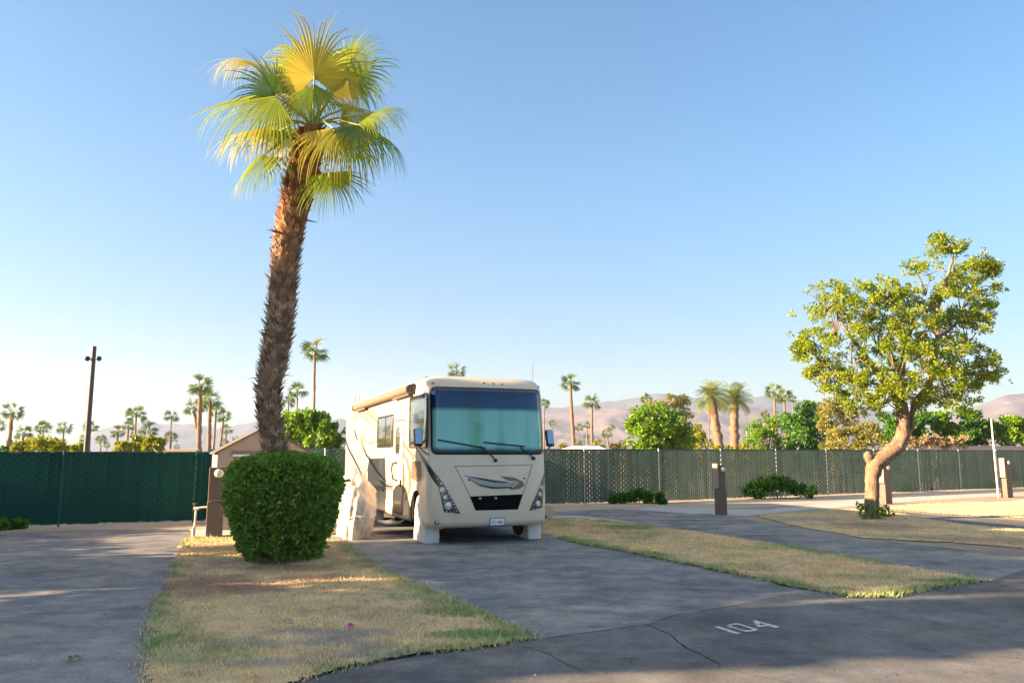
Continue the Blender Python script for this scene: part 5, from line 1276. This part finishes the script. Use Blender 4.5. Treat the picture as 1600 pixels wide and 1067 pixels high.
mb = MB(); mb.box((.6, 0, 1.0), (3.2, .2, 2.0)); mb.box((.6, 0, 2.03), (3.2, .3, .07)); mb.build('wall', M['wall'], rt)

# ------------------------------------------------------------------ trees out of frame on the left that shade the foreground, and two behind the viewer mirrored in the windscreen
def shade_tree_row():
    specs = [(-19.5, 4.1, 8.2, 1.2, .5), (-18.0, 6.7, 9.2, 1.5, .5), (-20.5, 9.0, 10.0, 1.55, .5), (-19.0, 9.3, 5.0, 1.2, .5), (-20.0, 11.5, 8.6, 1.25, 4.9)]
    for i, (x, y, h, r, zb) in enumerate(specs):
        rt = thing('roadside_tree', 'tree standing out of frame on the left whose shadow covers the foreground asphalt', 'tree', (x, y, 0), 0, 'roadside trees shading the foreground')
        rg = np.random.default_rng(200 + i); lob = []
        k = max(3, int((h - zb) / 1.2))
        for j in range(k):
            f = (j + .5) / k; lob.append((rg.normal(0, .2), rg.normal(0, .25), zb + f * (h - zb - .5), r * (1.0 - .25 * f)))
        cl = subclumps(rg, lob, 16, .35, .6)
        leafobj('crown', M['bgdark'], rt, leaf_cloud(rg, cl, 9000, .30, .45, .1))
        mb = MB(); mb.tube([(0, 0, 0), (.1, 0, h * .5), (0, 0, h * .85)], [.2, .14, .05], 8); mb.build('trunk', M['bark'], rt)
    rt = thing('boundary_hedge', 'low hedge out of frame on the left that shades the left pad', 'hedge', (-19, 16.2, 0), 0)
    rg = np.random.default_rng(222); cl = [(rg.normal(0, .3), rg.uniform(-11.0, 3.2), rg.uniform(.2, 2.75), .45) for _ in range(240)]
    leafobj('foliage', M['bgdark'], rt, leaf_cloud(rg, cl, 20000, .22, .5, .1))
shade_tree_row()
for i, (x, y, hh, r) in enumerate(((22.5, -13.0, 11.5, 1.3), (25.2, -12.0, 10.0, 1.2), (30, -2, 11, 2.6))):
    rt = thing('reflected_tree', 'slim tree behind the viewer mirrored in the motorhome windscreen' if i < 2 else 'broad tree behind the viewer mirrored at the right edge of the windscreen', 'tree', (x, y, 0), 0, 'trees mirrored in the windscreen')
    rg = np.random.default_rng(300 + i); cl = [(rg.normal(0, r * .25), rg.normal(0, r * .25), rg.uniform(.8, hh), rg.uniform(.35, .6)) for _ in range(60)]
    leafobj('crown', M['bgdark'], rt, leaf_cloud(rg, cl, 4000, .32, .35, .1))
    mb = MB(); mb.tube([(0, 0, 0), (0, 0, hh * .9)], [.16, .04], 7); mb.build('trunk', M['bark'], rt)

# ------------------------------------------------------------------ mountains
def range_mesh(name, prof, D, depth, mat, seed, rough, nx=420, ny=60):
    xs = np.array([p[0] for p in prof], float); ys = np.array([p[1] for p in prof], float)
    px = np.linspace(xs[0], xs[-1], nx); H = (707 - np.interp(px, xs, ys)) / F * D
    V = []
    for j in range(ny):
        v = j / (ny - 1)
        for i in range(nx):
            u = (px[i] - 800) / F; Y = D + (v - .55) * depth; X = u * (D + (v - .55) * depth * .6)
            t = v / .55 if v <= .55 else (1 - v) / .45
            sh = t ** 1.25
            n = mnoise.ridged_multi_fractal(Vector((X * .0042 * rough, Y * .0042 * rough, seed)), 1.0, 2.1, 6, 1.0, 2.0) * .5
            n2 = mnoise.fractal(Vector((X * .02, Y * .02, seed + 5)), 1, 2, 4)
            h = H[i] * (sh * .96 + .34 * (n - .62) * t * (1 - t) * 2.2 + .03 * n2 * t) + H[i] * .035 * (n - .5)
            V.append((X, Y, max(-3, h)))
    Q = [(j * nx + i, j * nx + i + 1, (j + 1) * nx + i + 1, (j + 1) * nx + i) for j in range(ny - 1) for i in range(nx - 1)]
    o = link(name, np_mesh(name, V, Q, True), mat); return tag(o, kind='structure')
range_mesh('mountains', [(-500, 690), (-200, 700), (0, 706), (60, 705), (100, 698), (130, 688), (165, 667), (200, 660), (235, 654), (255, 660), (300, 659), (345, 668), (370, 662), (400, 656), (440, 655), (480, 660), (530, 652), (600, 655), (700, 648), (800, 640), (850, 634), (900, 630), (960, 622), (1000, 616), (1030, 609), (1052, 612), (1080, 614), (1120, 618), (1160, 618), (1195, 614), (1230, 621), (1270, 622), (1330, 634), (1400, 640), (1500, 640), (1700, 640), (2100, 660)], 2700, 900, M['farhill'], 3.1, 1.0)
range_mesh('foothills', [(560, 706), (700, 690), (780, 668), (840, 645), (880, 640), (940, 632), (1000, 636), (1060, 640), (1120, 630), (1200, 634), (1260, 645), (1340, 660), (1420, 655), (1500, 640), (1545, 622), (1570, 613), (1600, 607), (1660, 596), (1800, 590), (2100, 610)], 1900, 800, M['foothill'], 7.7, 1.5)
